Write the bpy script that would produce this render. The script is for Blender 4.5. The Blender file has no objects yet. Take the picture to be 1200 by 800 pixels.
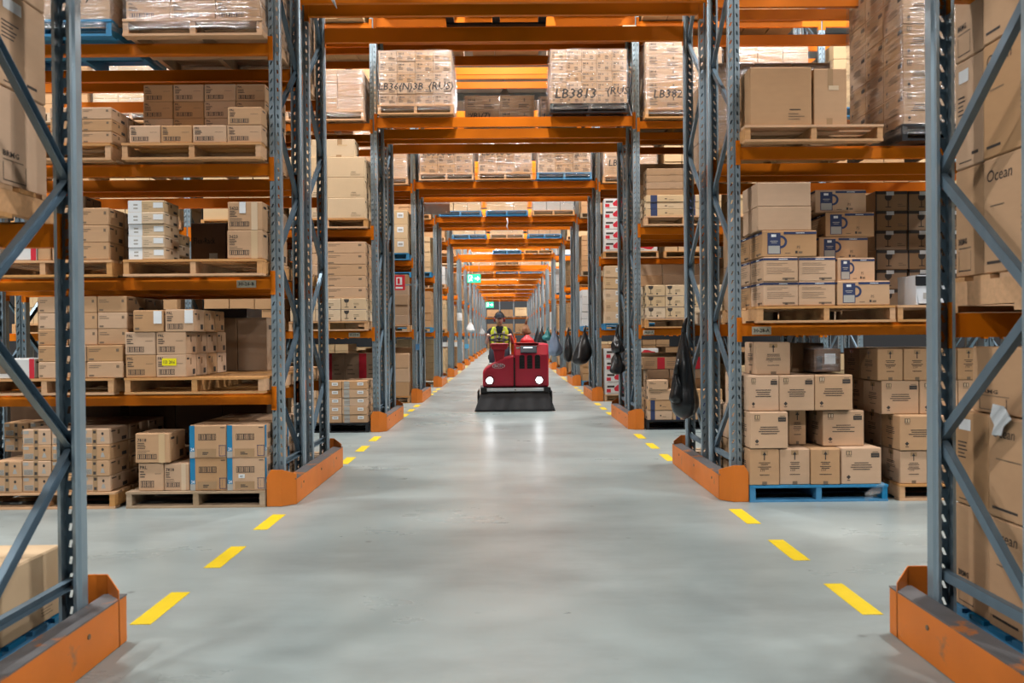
import bpy, math, random
from mathutils import Vector, Matrix, noise as mnoise
random.seed(7)
rnd = random.Random(11)
C = bpy.context.scene.collection
SC = bpy.context.scene
PI = math.pi

# ------------------------------------------------------------------ camera
F = 975.0
CAMZ = 1.43
cd = bpy.data.cameras.new('camera'); cam = bpy.data.objects.new('camera', cd); C.objects.link(cam)
cd.sensor_width = 36; cd.lens = F * 36 / 1200; cd.clip_start = 0.05; cd.clip_end = 300
ROT = Matrix.Rotation(-math.radians(.353), 3, 'Z') @ Matrix.Rotation(math.radians(90 - .47), 3, 'X') @ Matrix.Rotation(-math.radians(.5), 3, 'Z')
cam.matrix_world = Matrix.Translation((0, 0, CAMZ)) @ ROT.to_4x4()
cd.dof.use_dof = True; cd.dof.focus_distance = 13.5; cd.dof.aperture_fstop = 3.5
SC.camera = cam
def at(px, py, Y):
    d = ROT @ Vector(((px - 600) / F, -(py - 400) / F, -1))
    t = Y / d.y
    return Vector((d.x * t, Y, CAMZ + d.z * t))

# ------------------------------------------------------------------ world, exposure
w = bpy.data.worlds.new('world'); SC.world = w; w.use_nodes = True
w.node_tree.nodes['Background'].inputs[0].default_value = (.75, .85, 1, 1)
w.node_tree.nodes['Background'].inputs[1].default_value = .3
SC.view_settings.view_transform = 'Standard'; SC.view_settings.look = 'None'
SC.view_settings.gamma = 1; SC.view_settings.use_curve_mapping = False
SC.view_settings.exposure = 0.13
SC.cycles.max_bounces = 7; SC.cycles.diffuse_bounces = 1; SC.cycles.glossy_bounces = 3
SC.cycles.transparent_max_bounces = 10; SC.cycles.use_denoising = True
SC.cycles.caustics_reflective = False; SC.cycles.caustics_refractive = False

# rack rows: Y of the near end of each floor guard
RY = [1.82, 7.0, 12.35, 17.6, 22.9, 28.3, 33.7, 39.1, 44.5, 49.9, 55.3, 60.7, 66.1, 71.5]
RACKD = 1.83; FR = .78
HX = 1.92; PW = .10; BAY = 2.70
ENDY = 77.4
CEIL = 9.6

LIGHT_W = 330
def lamp(name, loc, size, power, col=(1, .985, .96)):
    l = bpy.data.lights.new(name, 'AREA'); l.shape = 'DISK'; l.size = size; l.energy = power; l.color = col
    o = bpy.data.objects.new(name, l); o.location = loc; C.objects.link(o); return o
aisles = [-2.2] + [(RY[i] + 2.14 + RY[i + 1]) / 2 for i in range(len(RY) - 1)] + [75.4, 81.5]
LAMPS = []
for i, y in enumerate(aisles):
    for x in (-9, -4.5, 4.5, 9) if i < 2 else (-9, -4.5, 0, 4.5, 9) if i < 6 else (-5, 0, 5):
        LAMPS.append((x, y, i))
        lamp('high_bay_light', (x, y, 8.95), .5, LIGHT_W * (1.1 if i < 2 else 1.0 if i < 6 else 1.3))

# ------------------------------------------------------------------ materials
MATS = {}
def nodes_of(m):
    m.use_nodes = True
    return m.node_tree, m.node_tree.nodes, m.node_tree.links
def mat(name, col, rough=.5, metal=0, var=0, scale=6, stretch=(1, 1, 1), spec=.5, objvar=0, col2=None, thr=None, bump=0, coat=0):
    """principled with a noise-driven tint (wear, grain) and an optional second colour in patches"""
    if name in MATS: return MATS[name]
    m = bpy.data.materials.new(name); nt, N, L = nodes_of(m)
    b = N['Principled BSDF']; b.inputs['Roughness'].default_value = rough; b.inputs['Metallic'].default_value = metal
    b.inputs['Specular IOR Level'].default_value = spec; b.inputs['Coat Weight'].default_value = coat
    c4 = (*col, 1)
    b.inputs['Base Color'].default_value = c4
    m.diffuse_color = c4
    if var or col2 or objvar or bump:
        tc = N.new('ShaderNodeTexCoord'); mp = N.new('ShaderNodeMapping'); mp.inputs['Scale'].default_value = stretch
        L.new(tc.outputs['Object'], mp.inputs[0])
        nz = N.new('ShaderNodeTexNoise'); nz.inputs['Scale'].default_value = scale; nz.inputs['Detail'].default_value = 5
        L.new(mp.outputs[0], nz.inputs['Vector'])
        mx = N.new('ShaderNodeMix'); mx.data_type = 'RGBA'
        mx.inputs['A'].default_value = (*[c * (1 - var) for c in col], 1)
        mx.inputs['B'].default_value = (*[min(1, c * (1 + var)) for c in col], 1)
        L.new(nz.outputs['Fac'], mx.inputs['Factor'])
        out = mx.outputs['Result']
        if objvar:
            oi = N.new('ShaderNodeObjectInfo'); hs = N.new('ShaderNodeHueSaturation')
            mr = N.new('ShaderNodeMapRange'); mr.inputs[3].default_value = 1 - objvar; mr.inputs[4].default_value = 1 + objvar
            L.new(oi.outputs['Random'], mr.inputs[0]); L.new(mr.outputs[0], hs.inputs['Value'])
            mr2 = N.new('ShaderNodeMapRange'); mr2.inputs[3].default_value = 1.12; mr2.inputs[4].default_value = .85
            L.new(oi.outputs['Random'], mr2.inputs[0]); L.new(mr2.outputs[0], hs.inputs['Saturation'])
            L.new(out, hs.inputs['Color']); out = hs.outputs[0]
        if col2:
            n2 = N.new('ShaderNodeTexNoise'); n2.inputs['Scale'].default_value = scale * .6; n2.inputs['Detail'].default_value = 8
            n2.inputs['Roughness'].default_value = .65
            L.new(mp.outputs[0], n2.inputs['Vector'])
            rp = N.new('ShaderNodeMapRange'); rp.inputs[1].default_value = thr; rp.inputs[2].default_value = thr + .06
            L.new(n2.outputs['Fac'], rp.inputs[0])
            m2 = N.new('ShaderNodeMix'); m2.data_type = 'RGBA'; m2.inputs['B'].default_value = (*col2, 1)
            L.new(out, m2.inputs['A']); L.new(rp.outputs[0], m2.inputs['Factor']); out = m2.outputs['Result']
        L.new(out, b.inputs['Base Color'])
        if bump:
            bp = N.new('ShaderNodeBump'); bp.inputs['Strength'].default_value = bump; bp.inputs['Distance'].default_value = .01
            L.new(nz.outputs['Fac'], bp.inputs['Height']); L.new(bp.outputs[0], b.inputs['Normal'])
    MATS[name] = m; return m
def emit(name, col, s):
    m = bpy.data.materials.new(name); nt, N, L = nodes_of(m); b = N['Principled BSDF']
    b.inputs['Base Color'].default_value = (*col, 1); b.inputs['Emission Color'].default_value = (*col, 1); b.inputs['Emission Strength'].default_value = s
    return m

KRAFT = mat('kraft_card', (.58, .355, .205), .75, var=.07, scale=9, stretch=(1, 1, 3), objvar=.09, spec=.25)
KRAFT_D = mat('dark_kraft_card', (.40, .25, .145), .75, var=.08, scale=9, objvar=.08, spec=.25)  # darker kraft; on rear cartons the shade is put into this colour
KRAFT_L = mat('pale_kraft_card', (.68, .49, .305), .75, var=.05, scale=9, objvar=.06, spec=.25)
KRAFT_S = mat('shadow_brown_card', (.19, .105, .06), .75, var=.1, scale=9, objvar=.1, spec=.25)  # kraft darkened so rear-bay shade sits in the colour; also a dark wrapped carton
WHITE_C = mat('white_card', (.72, .71, .70), .6, var=.04, scale=9, objvar=.05, spec=.3)
INK = mat('black_ink', (.05, .04, .035), .7)
INKG = mat('faded_ink', (.20, .135, .085), .7)
NAVY = mat('navy_ink', (.025, .04, .115), .6)
BLUEI = mat('blue_ink', (.01, .21, .42), .5)
LABEL = mat('white_label', (.82, .84, .86), .5)
TAPE = mat('brown_tape', (.43, .265, .14), .25)
YEL = mat('yellow_label', (.9, .78, .0), .5)
RED = mat('red_ink', (.62, .02, .04), .5)
GREYL = mat('grey_print', (.42, .40, .37), .7)
WOOD = mat('pallet_pine', (.64, .34, .15), .7, var=.24, scale=4, stretch=(1, 9, 9), objvar=.07, bump=.2)
WOOD_O = mat('weathered_pallet_pine', (.42, .29, .18), .75, var=.3, scale=4, stretch=(1, 9, 9), objvar=.15, bump=.2)
BLUEP = mat('blue_pallet_paint', (.015, .22, .45), .6, var=.2, scale=6, col2=(.33, .28, .2), thr=.66, objvar=.1)
BLACKP = mat('black_plastic', (.012, .013, .016), .35, var=.2)
GALV = mat('galvanised_steel', (.33, .43, .50), .36, .5, var=.16, scale=14, stretch=(1, 1, .35), col2=(.48, .58, .64), thr=.62)
GALV_B = mat('blue_grey_brace', (.16, .235, .30), .42, .5, var=.2, scale=12, stretch=(1, 1, .4))
ORANGE = mat('orange_beam_paint', (.76, .185, .002), .5, var=.12, scale=3, spec=.22)
ORANGE_G = mat('orange_guard_paint', (.74, .19, .014), .5, var=.14, scale=5, col2=(.42, .17, .07), thr=.63)
WORN = mat('scuffed_guard_top', (.16, .155, .16), .55, .3, var=.3, scale=7, col2=(.55, .19, .05), thr=.56)
GREYPL = mat('grey_plate', (.45, .47, .49), .5, .3, var=.1)
YPAINT = mat('yellow_floor_paint', (.84, .60, .012), .45, var=.08, scale=12, col2=(.55, .45, .15), thr=.68)
BEAMTAG = mat('cream_location_label', (.72, .62, .48), .6)

def film_mat():
    m = bpy.data.materials.new('stretch_film'); nt, N, L = nodes_of(m)
    for n in list(N): N.remove(n)
    out = N.new('ShaderNodeOutputMaterial'); tr = N.new('ShaderNodeBsdfTransparent'); gl = N.new('ShaderNodeBsdfGlossy')
    df = N.new('ShaderNodeBsdfDiffuse'); df.inputs[0].default_value = (.85, .87, .9, 1)
    gl.inputs['Roughness'].default_value = .16; gl.inputs['Color'].default_value = (.95, .97, 1, 1)
    tc = N.new('ShaderNodeTexCoord'); mp = N.new('ShaderNodeMapping'); mp.inputs['Scale'].default_value = (2.2, 2.2, 26); mp.inputs['Rotation'].default_value = (.05, .06, 0)
    nz = N.new('ShaderNodeTexNoise'); nz.inputs['Scale'].default_value = 1.6; nz.inputs['Detail'].default_value = 6
    L.new(tc.outputs['Object'], mp.inputs[0]); L.new(mp.outputs[0], nz.inputs['Vector'])
    bp = N.new('ShaderNodeBump'); bp.inputs['Strength'].default_value = .7; bp.inputs['Distance'].default_value = .03
    L.new(nz.outputs['Fac'], bp.inputs['Height']); L.new(bp.outputs[0], gl.inputs['Normal'])
    r1 = N.new('ShaderNodeMapRange'); r1.inputs[1].default_value = .42; r1.inputs[2].default_value = .75; r1.inputs[3].default_value = .06; r1.inputs[4].default_value = .45
    L.new(nz.outputs['Fac'], r1.inputs[0])
    m1 = N.new('ShaderNodeMixShader'); m1.inputs[0].default_value = .22
    L.new(gl.outputs[0], m1.inputs[1]); L.new(df.outputs[0], m1.inputs[2])
    m2 = N.new('ShaderNodeMixShader'); L.new(r1.outputs[0], m2.inputs[0]); L.new(tr.outputs[0], m2.inputs[1]); L.new(m1.outputs[0], m2.inputs[2])
    L.new(m2.outputs[0], out.inputs[0]); return m
FILM = film_mat()
BAGM = mat('black_bag_film', (.014, .016, .018), .28, var=.2, scale=5, bump=.6)
WBAG = mat('white_cloth', (.66, .66, .66), .7, var=.1, bump=.4)
TEALBAG = mat('teal_cloth', (.02, .17, .18), .6, var=.1, bump=.4)
BLUEBAG = mat('pale_blue_film', (.16, .21, .30), .35, var=.2, bump=.5)

# ------------------------------------------------------------------ mesh builder
class MB:
    def __init__(s): s.v = []; s.f = []; s.m = []
    def box(s, x0, y0, z0, x1, y1, z1, m=0, skip=''):
        n = len(s.v)
        s.v += [(x0, y0, z0), (x1, y0, z0), (x1, y1, z0), (x0, y1, z0), (x0, y0, z1), (x1, y0, z1), (x1, y1, z1), (x0, y1, z1)]
        fs = {'b': (0, 3, 2, 1), 't': (4, 5, 6, 7), 'f': (0, 1, 5, 4), 'r': (1, 2, 6, 5), 'k': (2, 3, 7, 6), 'l': (3, 0, 4, 7)}
        for k, f in fs.items():
            if k not in skip: s.f.append(tuple(n + i for i in f)); s.m.append(m)
        return s
    def poly(s, pts, m=0):
        n = len(s.v); s.v += [tuple(p) for p in pts]; s.f.append(tuple(range(n, n + len(pts)))); s.m.append(m); return s
    def prism(s, pts, axis, a0, a1, m=0):
        """outline extruded along axis: 'x' takes (y,z), 'y' takes (x,z), 'z' takes (x,y)"""
        def P(p, a): return (a, p[0], p[1]) if axis == 'x' else (p[0], a, p[1]) if axis == 'y' else (p[0], p[1], a)
        n = len(s.v); k = len(pts)
        s.v += [P(p, a0) for p in pts] + [P(p, a1) for p in pts]
        s.f.append(tuple(n + i for i in range(k))); s.f.append(tuple(n + k + i for i in reversed(range(k)))); s.m += [m, m]
        for i in range(k):
            j = (i + 1) % k; s.f.append((n + i, n + k + i, n + k + j, n + j)); s.m.append(m)
        return s
    def bar(s, a, b, wx, wy, m=0):
        """square bar from a to b"""
        a = Vector(a); b = Vector(b); d = (b - a).normalized(); u = Vector((1, 0, 0)); 
        if abs(d.dot(u)) > .9: u = Vector((0, 0, 1))
        v = d.cross(u).normalized(); u = v.cross(d).normalized(); n = len(s.v)
        for p in (a, b):
            for i, j in ((-1, -1), (1, -1), (1, 1), (-1, 1)): s.v.append(tuple(p + u * i * wx / 2 + v * j * wy / 2))
        for f in ((0, 1, 2, 3), (7, 6, 5, 4), (0, 4, 5, 1), (1, 5, 6, 2), (2, 6, 7, 3), (3, 7, 4, 0)): s.f.append(tuple(n + i for i in f)); s.m.append(m)
        return s
    def tube(s, pts, r, seg=10, m=0, closed=False):
        pts = [Vector(p) for p in pts]; n0 = len(s.v); k = len(pts)
        rr = r if isinstance(r, (list, tuple)) else [r] * k
        for i, p in enumerate(pts):
            d = (pts[(i + 1) % k] - pts[i - 1]) if closed else (pts[min(i + 1, k - 1)] - pts[max(i - 1, 0)])
            d.normalize(); u = d.orthogonal() if abs(d.z) > .95 else d.cross(Vector((0, 0, 1))); u.normalize(); v = d.cross(u)
            for j in range(seg):
                t = 2 * PI * j / seg; s.v.append(tuple(p + (u * math.cos(t) + v * math.sin(t)) * rr[i]))
        for i in range(k if closed else k - 1):
            for j in range(seg):
                a = n0 + i * seg + j; b = n0 + i * seg + (j + 1) % seg; c = n0 + ((i + 1) % k) * seg + (j + 1) % seg; d = n0 + ((i + 1) % k) * seg + j
                s.f.append((a, b, c, d)); s.m.append(m)
        if not closed:
            s.f.append(tuple(n0 + j for j in reversed(range(seg)))); s.f.append(tuple(n0 + (k - 1) * seg + j for j in range(seg))); s.m += [m, m]
        return s
    def mesh(s, name, mats, smooth=False):
        me = bpy.data.meshes.new(name); me.from_pydata(s.v, [], s.f)
        for x in (mats if isinstance(mats, (list, tuple)) else [mats]): me.materials.append(x)
        if any(s.m): me.polygons.foreach_set('material_index', s.m)
        if smooth: me.polygons.foreach_set('use_smooth', [True] * len(s.f))
        me.update(); return me
    def build(s, name, mats, parent=None, loc=(0, 0, 0), smooth=False):
        return link(name, s.mesh(name, mats, smooth), parent, loc)
def link(name, data, parent=None, loc=(0, 0, 0), rz=0):
    o = bpy.data.objects.new(name, data); C.objects.link(o); o.location = loc
    if rz: o.rotation_euler = (0, 0, rz)
    if parent: o.parent = parent
    return o
def tag(o, label=None, cat=None, group=None, kind=None):
    if label: o['label'] = label
    if cat: o['category'] = cat
    if group: o['group'] = group
    if kind: o['kind'] = kind
    return o
def thing(name, label, cat, loc=(0, 0, 0), group=None, rz=0):
    o = link(name, None, None, loc, rz); o.empty_display_size = .1
    return tag(o, label, cat, group)
def add_bevel(o, wd=.01, seg=2):
    b = o.modifiers.new('bevel', 'BEVEL'); b.width = wd; b.segments = seg; b.limit_method = 'ANGLE'; b.angle_limit = math.radians(40)
    return o
ORD = ['first', 'second', 'third', 'fourth', 'fifth', 'sixth', 'seventh', 'eighth', 'ninth', 'tenth', 'eleventh', 'twelfth', 'thirteenth', 'fourteenth', 'fifteenth']

# ------------------------------------------------------------------ text
FONTC = {}
def text_geo(s, bold=0, shear=0):
    key = (s, bold, shear)
    if key in FONTC: return FONTC[key]
    cu = bpy.data.curves.new('lettering', 'FONT'); cu.body = s; cu.size = 1; cu.align_x = 'LEFT'; cu.resolution_u = 3 if s in ('Ocean', 'RCM') else 1
    cu.offset = bold; cu.shear = shear
    o = bpy.data.objects.new('lettering', cu); C.objects.link(o)
    me = bpy.data.meshes.new_from_object(o)
    vs = [tuple(v.co[:2]) for v in me.vertices]; fs = [tuple(p.vertices) for p in me.polygons]
    bpy.data.objects.remove(o); bpy.data.meshes.remove(me); bpy.data.curves.remove(cu)
    x0 = min(v[0] for v in vs); x1 = max(v[0] for v in vs); y0 = min(v[1] for v in vs); y1 = max(v[1] for v in vs)
    vs = [((a - x0) / (y1 - y0), (b - y0) / (y1 - y0)) for a, b in vs]
    FONTC[key] = (vs, fs, (x1 - x0) / (y1 - y0)); return FONTC[key]
def put_text(mb, s, x, z, hgt, y=-.0016, m=0, bold=.01, shear=0, width=None, center=False):
    """lettering on the plane facing -Y, lower left corner at (x, z)"""
    vs, fs, asp = text_geo(s, bold, shear)
    sx = hgt if width is None else width / asp
    if center: x -= asp * sx / 2
    n = len(mb.v); mb.v += [(x + a * sx, y, z + b * hgt) for a, b in vs]
    for f in fs: mb.f.append(tuple(n + i for i in f)); mb.m.append(m)

# ------------------------------------------------------------------ printing on cartons (flat print, geometry 1 mm off the board)
PMATS = [INK, INKG, NAVY, BLUEI, LABEL, TAPE, YEL, RED, GREYL, KRAFT_L]
K_, G_, N_, B_, L_, T_, Y_, R_, GL_, KL_ = range(10)
PC = {}
def print_mesh(style, w, h):
    key = (style, round(w, 2), round(h, 2))
    if key in PC: return PC[key]
    mb = MB(); y = [-.0012]
    def q(x0, z0, x1, z1, m=K_, dy=0): mb.poly([(x0 * w, y[0] - dy, z0 * h), (x1 * w, y[0] - dy, z0 * h), (x1 * w, y[0] - dy, z1 * h), (x0 * w, y[0] - dy, z1 * h)], m)
    def lines(x0, x1, z, n, step=.07, th=.02, m=G_, center=False):
        r = random.Random(int(w * 1000) + n)
        for i in range(n):
            l = (x1 - x0) * r.uniform(.55, 1); a = x0 + ((x1 - x0) - l) / 2 if center else x0
            q(a, z - i * step, a + l, z - i * step + th, m)
    def barcode(x0, z0, x1, z1, m=K_):
        t = .012
        q(x0, z0, x1, z0 + t * 1.4, m); q(x0, z1 - t * 1.4, x1, z1, m); q(x0, z0, x0 + t, z1, m); q(x1 - t, z0, x1, z1, m)
        k = 9
        for i in range(k):
            a = x0 + (x1 - x0) * (i + .8) / (k + .8); q(a, z0 + .02, a + (x1 - x0) * (.035 if i % 3 else .06), z1 - .02, m)
    def glass(cx, z1, hh, m=K_):
        ww = hh * h / w * .28
        mb.poly([((cx - ww) * w, y[0], z1 * h), ((cx - ww * .7) * w, y[0], (z1 - hh * .4) * h), ((cx + ww * .7) * w, y[0], (z1 - hh * .4) * h), ((cx + ww) * w, y[0], z1 * h)], m)
        q(cx - ww * .18, z1 - hh, cx + ww * .18, z1 - hh * .4, m); q(cx - ww * .8, z1 - hh, cx + ww * .8, z1 - hh * .94, m)
    def goblet(cx, z1, hh, m=K_):
        ww = hh * h / w * .3
        pts = [(-1, 0), (-.95, -.25), (-.5, -.42), (.5, -.42), (.95, -.25), (1, 0)]
        mb.poly([((cx + a * ww) * w, y[0], (z1 + b * hh) * h) for a, b in pts], m)
        q(cx - ww * .12, z1 - hh, cx + ww * .12, z1 - hh * .4, m); q(cx - ww * .8, z1 - hh, cx + ww * .8, z1 - hh * .93, m)
    def arrow(cx, z0, hh):
        ww = hh * h / w * .22
        q(cx - ww * .25, z0, cx + ww * .25, z0 + hh * .65)
        mb.poly([((cx - ww) * w, y[0], (z0 + hh * .6) * h), ((cx + ww) * w, y[0], (z0 + hh * .6) * h), (cx * w, y[0], (z0 + hh) * h)], K_)
    def txt(s, x, z, hh, m=K_, width=None, bold=.02, shear=0, center=False):
        put_text(mb, s, x * w, z * h, hh * h, y[0] - .0004, m, bold, shear, width * w if width else None, center)
    s = style.split(':')[0]; arg = style.split(':')[1] if ':' in style else ''
    if s == 'code':
        txt(arg, .06, .72, .12); lines(.06, .3, .66, 4, .06, .025, K_); lines(.06, .45, .40, 2, .06, .02)
        barcode(.06, .13, .62, .3); q(.68, 0, .86, 1, KL_)
    elif s == 'blue':
        q(0, .0, .14, 1, B_); q(.0, .0, .14, .2, GL_, .0002); txt(arg, .03, .22, .1, L_, .09); y[0] = -.0018
        barcode(.24, .55, .72, .74); q(.2, .04, .72, .28, T_, -.0004)
        for a, b, c, d in ((.80, .05, .815, .38), (.97, .05, .985, .38), (.80, .05, .98, .07), (.79, .37, .99, .39), (.87, .1, .875, .33)): q(a, b, c, d, N_)
        lines(.35, .55, .15, 2, .05, .03, INK and K_); q(.84, .92, .96, .945, K_)
    elif s == 'export':
        q(.12, .80, .26, .93, G_); q(.15, .82, .18, .91, KL_, .0003); q(.21, .82, .24, .91, KL_, .0003); q(.12, .76, .26, .775, G_)
        q(.74, .74, .95, .86, K_); q(.76, .79, .93, .805, G_, .0003); q(.78, .88, .92, .9, G_)
        lines(.22, .78, .58, 4, .06, .022, K_, True)
        mb.poly([(.18 * w, y[0], .14 * h), (.235 * w, y[0], .2 * h), (.18 * w, y[0], .26 * h), (.125 * w, y[0], .2 * h)], K_); q(.14, .10, .22, .12)
    elif s == 'glass':
        q(.38, .84, .62, .97, T_); y[0] = -.0018; arrow(.5, .70, .24); lines(.28, .72, .62, 2, .05, .02, K_, True); lines(.25, .75, .50, 2, .05, .02, K_, True)
        txt('1 7 P', .36, .38, .05, K_); lines(.28, .72, .28, 1, .05, .02, K_, True); q(.42, .01, .58, .1, G_)
    elif s in ('mug', 'mugbox'):
        q(.10, .10, .34, .92, N_); q(.115, .12, .325, .42, GL_, .0003)
        q(.15, .58, .29, .61, GL_, .0003); q(.17, .52, .27, .54, GL_, .0003)
        q(.17, .76, .26, .86, L_, .0003)
        n = 12; pts = []
        for i in range(n + 1):
            t = -PI / 2 + PI * i / n; pts.append((math.cos(t), math.sin(t)))
        for i in range(n):
            a, b = pts[i], pts[i + 1]
            def e(p, r): return ((.34 + p[0] * .12 * r) * w, y[0], (.57 + p[1] * .25 * r) * h)
            mb.poly([e(a, 1), e(b, 1), e(b, .64), e(a, .64)], N_)
        q(.40, .86, 1, .955, N_); q(.62, .895, .78, .92, L_, .0003)
        txt('PS', .64, .30, .12, G_, .06); q(.61, .12, .65, .22, K_); q(.67, .12, .74, .2, G_); q(.42, .12, .52, .15, G_)
    elif s == 'lines':
        q(0, .87, 1, .965, N_); q(.45, .90, .7, .93, L_, .0003); lines(.1, .75, .74, 2, .07, .018); lines(.1, .9, .54, 4, .075, .018); q(.55, .08, .9, .15, G_)
        q(.62, .05, .7, .13, K_)
    elif s == 'small':
        q(.04, .72, .22, .92, GL_); q(.06, .12, .38, .46, GL_)
        for i in range(5): q(.07, .15 + i * .06, .37, .17 + i * .06, G_, .0003)
        q(.40, .0, .56, 1, T_); q(.43, .72, .53, .9, INK and K_, .0005); q(.43, .1, .53, .3, K_, .0005)
        c = [(.76 + .045 * math.cos(i * PI / 4), .70 + .10 * math.sin(i * PI / 4)) for i in range(8)]
        mb.poly([(a * w, y[0], b * h) for a, b in c], K_)
        mb.poly([(.68 * w, y[0], .2 * h), (.84 * w, y[0], .2 * h), (.79 * w, y[0], .5 * h), (.73 * w, y[0], .5 * h)], GL_)
    elif s == 'label':
        q(0, 0, .38, 1, L_, -.0003)
        for z in (.55, .25): q(.15, z, .27, z + .14, GL_); 
        q(.70, .35, .97, .82, L_, .0006); txt('3310', .74, .48, .18, B_, .19); lines(.42, .66, .6, 3, .17, .03)
    elif s == 'tick':
        q(.82, .62, .90, .80, G_); lines(.06, .4, .75, 2, .12, .04); q(.06, .1, .2, .2, G_)
    elif s == 'side':
        q(.62, .1, .86, .34, K_); q(.40, .55, .52, .85, T_); q(.08, .78, .3, .86, K_); q(.44, .56, .48, .8, K_, .0004)
    elif s == 'pr':
        txt('PRL', .06, .78, .12, K_); lines(.06, .28, .66, 3, .09, .04, K_); barcode(.08, .12, .62, .36); q(.66, .6, .9, .62, G_)
    elif s == 'goblet':
        goblet(.22, .95, .75); q(0, 0, 1, .03, N_); lines(.5, .8, .55, 2, .12, .03); q(.52, .16, .6, .3, K_)
    elif s == 'goblettag':
        q(0, .84, 1, 1, K_); q(0, 0, .04, 1, K_); goblet(.4, .78, .62); q(.34, .78, .58, .98, L_, .0006); lines(.7, .95, .3, 2, .1, .04)
    elif s == 'band':
        q(.12, 0, .3, 1, N_); q(.5, .38, .56, .52, K_); lines(.6, .85, .3, 1, .1, .05)
    elif s == 'wl':
        q(.62, .45, .86, .82, L_, .0005); q(.66, .55, .82, .7, GL_, .0008); lines(.08, .4, .5, 2, .15, .04); q(.08, .0, .3, .95, LABEL and GL_, -.0004) if arg else None
    elif s == 'wrapprint':
        txt('3814', .08, .62, .2, K_); lines(.08, .34, .50, 3, .12, .05, K_); lines(.55, .92, .36, 3, .11, .05, K_); q(.7, .6, .74, .8, G_)
    elif s == 'word':
        txt(arg, .07, .80, .10, K_, None, .0, .15)
        lines(.12, .5, .58, 1, .05, .012); lines(.6, .9, .52, 5, .05, .02); lines(.06, .45, .08, 1, .05, .025, K_); q(.85, .08, .93, .13, K_)
    elif s == 'bigside':
        q(.15, .80, .5, .92, L_, .0006); txt('SKU', .2, .84, .04, B_, .2); lines(.12, .45, .66, 5, .04, .014, K_); lines(.6, .85, .1, 1, .05, .03, K_); q(.15, .05, .6, .06, K_)
    elif s == 'brmg':
        txt('BRMG', .12, .30, .06, K_, .3); lines(.12, .6, .26, 1, .05, .012); q(.12, .05, .13, .24, K_); q(.55, .05, .56, .24, K_); q(.12, .05, .56, .06, K_)
    elif s == 'plain':
        lines(.64, .86, .26, 1, .05, .016, K_); lines(.62, .9, .19, 3, .045, .01)
    elif s == 'plaintape':
        q(.42, .66, .58, 1, T_); q(.45, .62, .75, .7, KL_, .0003); q(.38, .0, .56, .12, T_)
    elif s == 'rack':
        txt('Flex-Rack', .08, .56, .13, K_, .62); q(.52, .12, .76, .36, L_)
    elif s == 'berry':
        mb.poly([((.62 + .3 * math.cos(i * PI / 6)) * w, y[0], (.52 + .34 * math.sin(i * PI / 6) * (1 + .25 * math.sin(i * 2.1))) * h) for i in range(12)], R_)
        q(.06, .62, .34, .8, K_); q(.04, .2, .2, .5, R_); q(.08, .1, .5, .14, G_)
    elif s == 'red':
        q(.42, 0, .64, 1, R_); lines(.08, .35, .6, 3, .14, .04); lines(.7, .95, .6, 3, .14, .04)
    elif s == 'white12':
        txt('12.', .4, .3, .2, K_, .2); q(.06, .25, .3, .75, G_); q(.86, 0, 1, 1, R_); q(.06, .82, .5, .88, G_)
    elif s == 'circles':
        for cx in (.55, .85):
            pts = [(math.cos(i * PI / 9), math.sin(i * PI / 9)) for i in range(19)]
            for i in range(18):
                a, b = pts[i], pts[i + 1]
                def e(p, r): return ((cx + p[0] * .22 * r) * w if (cx + p[0] * .22 * r) < 1 else w, y[0], (.45 + p[1] * .32 * r) * h)
                mb.poly([e(a, 1), e(b, 1), e(b, .93), e(a, .93)], K_)
        arrow(.5, .78, .18)
    me = mb.mesh('printing', PMATS) if mb.f else None
    PC[key] = me; return me

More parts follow.
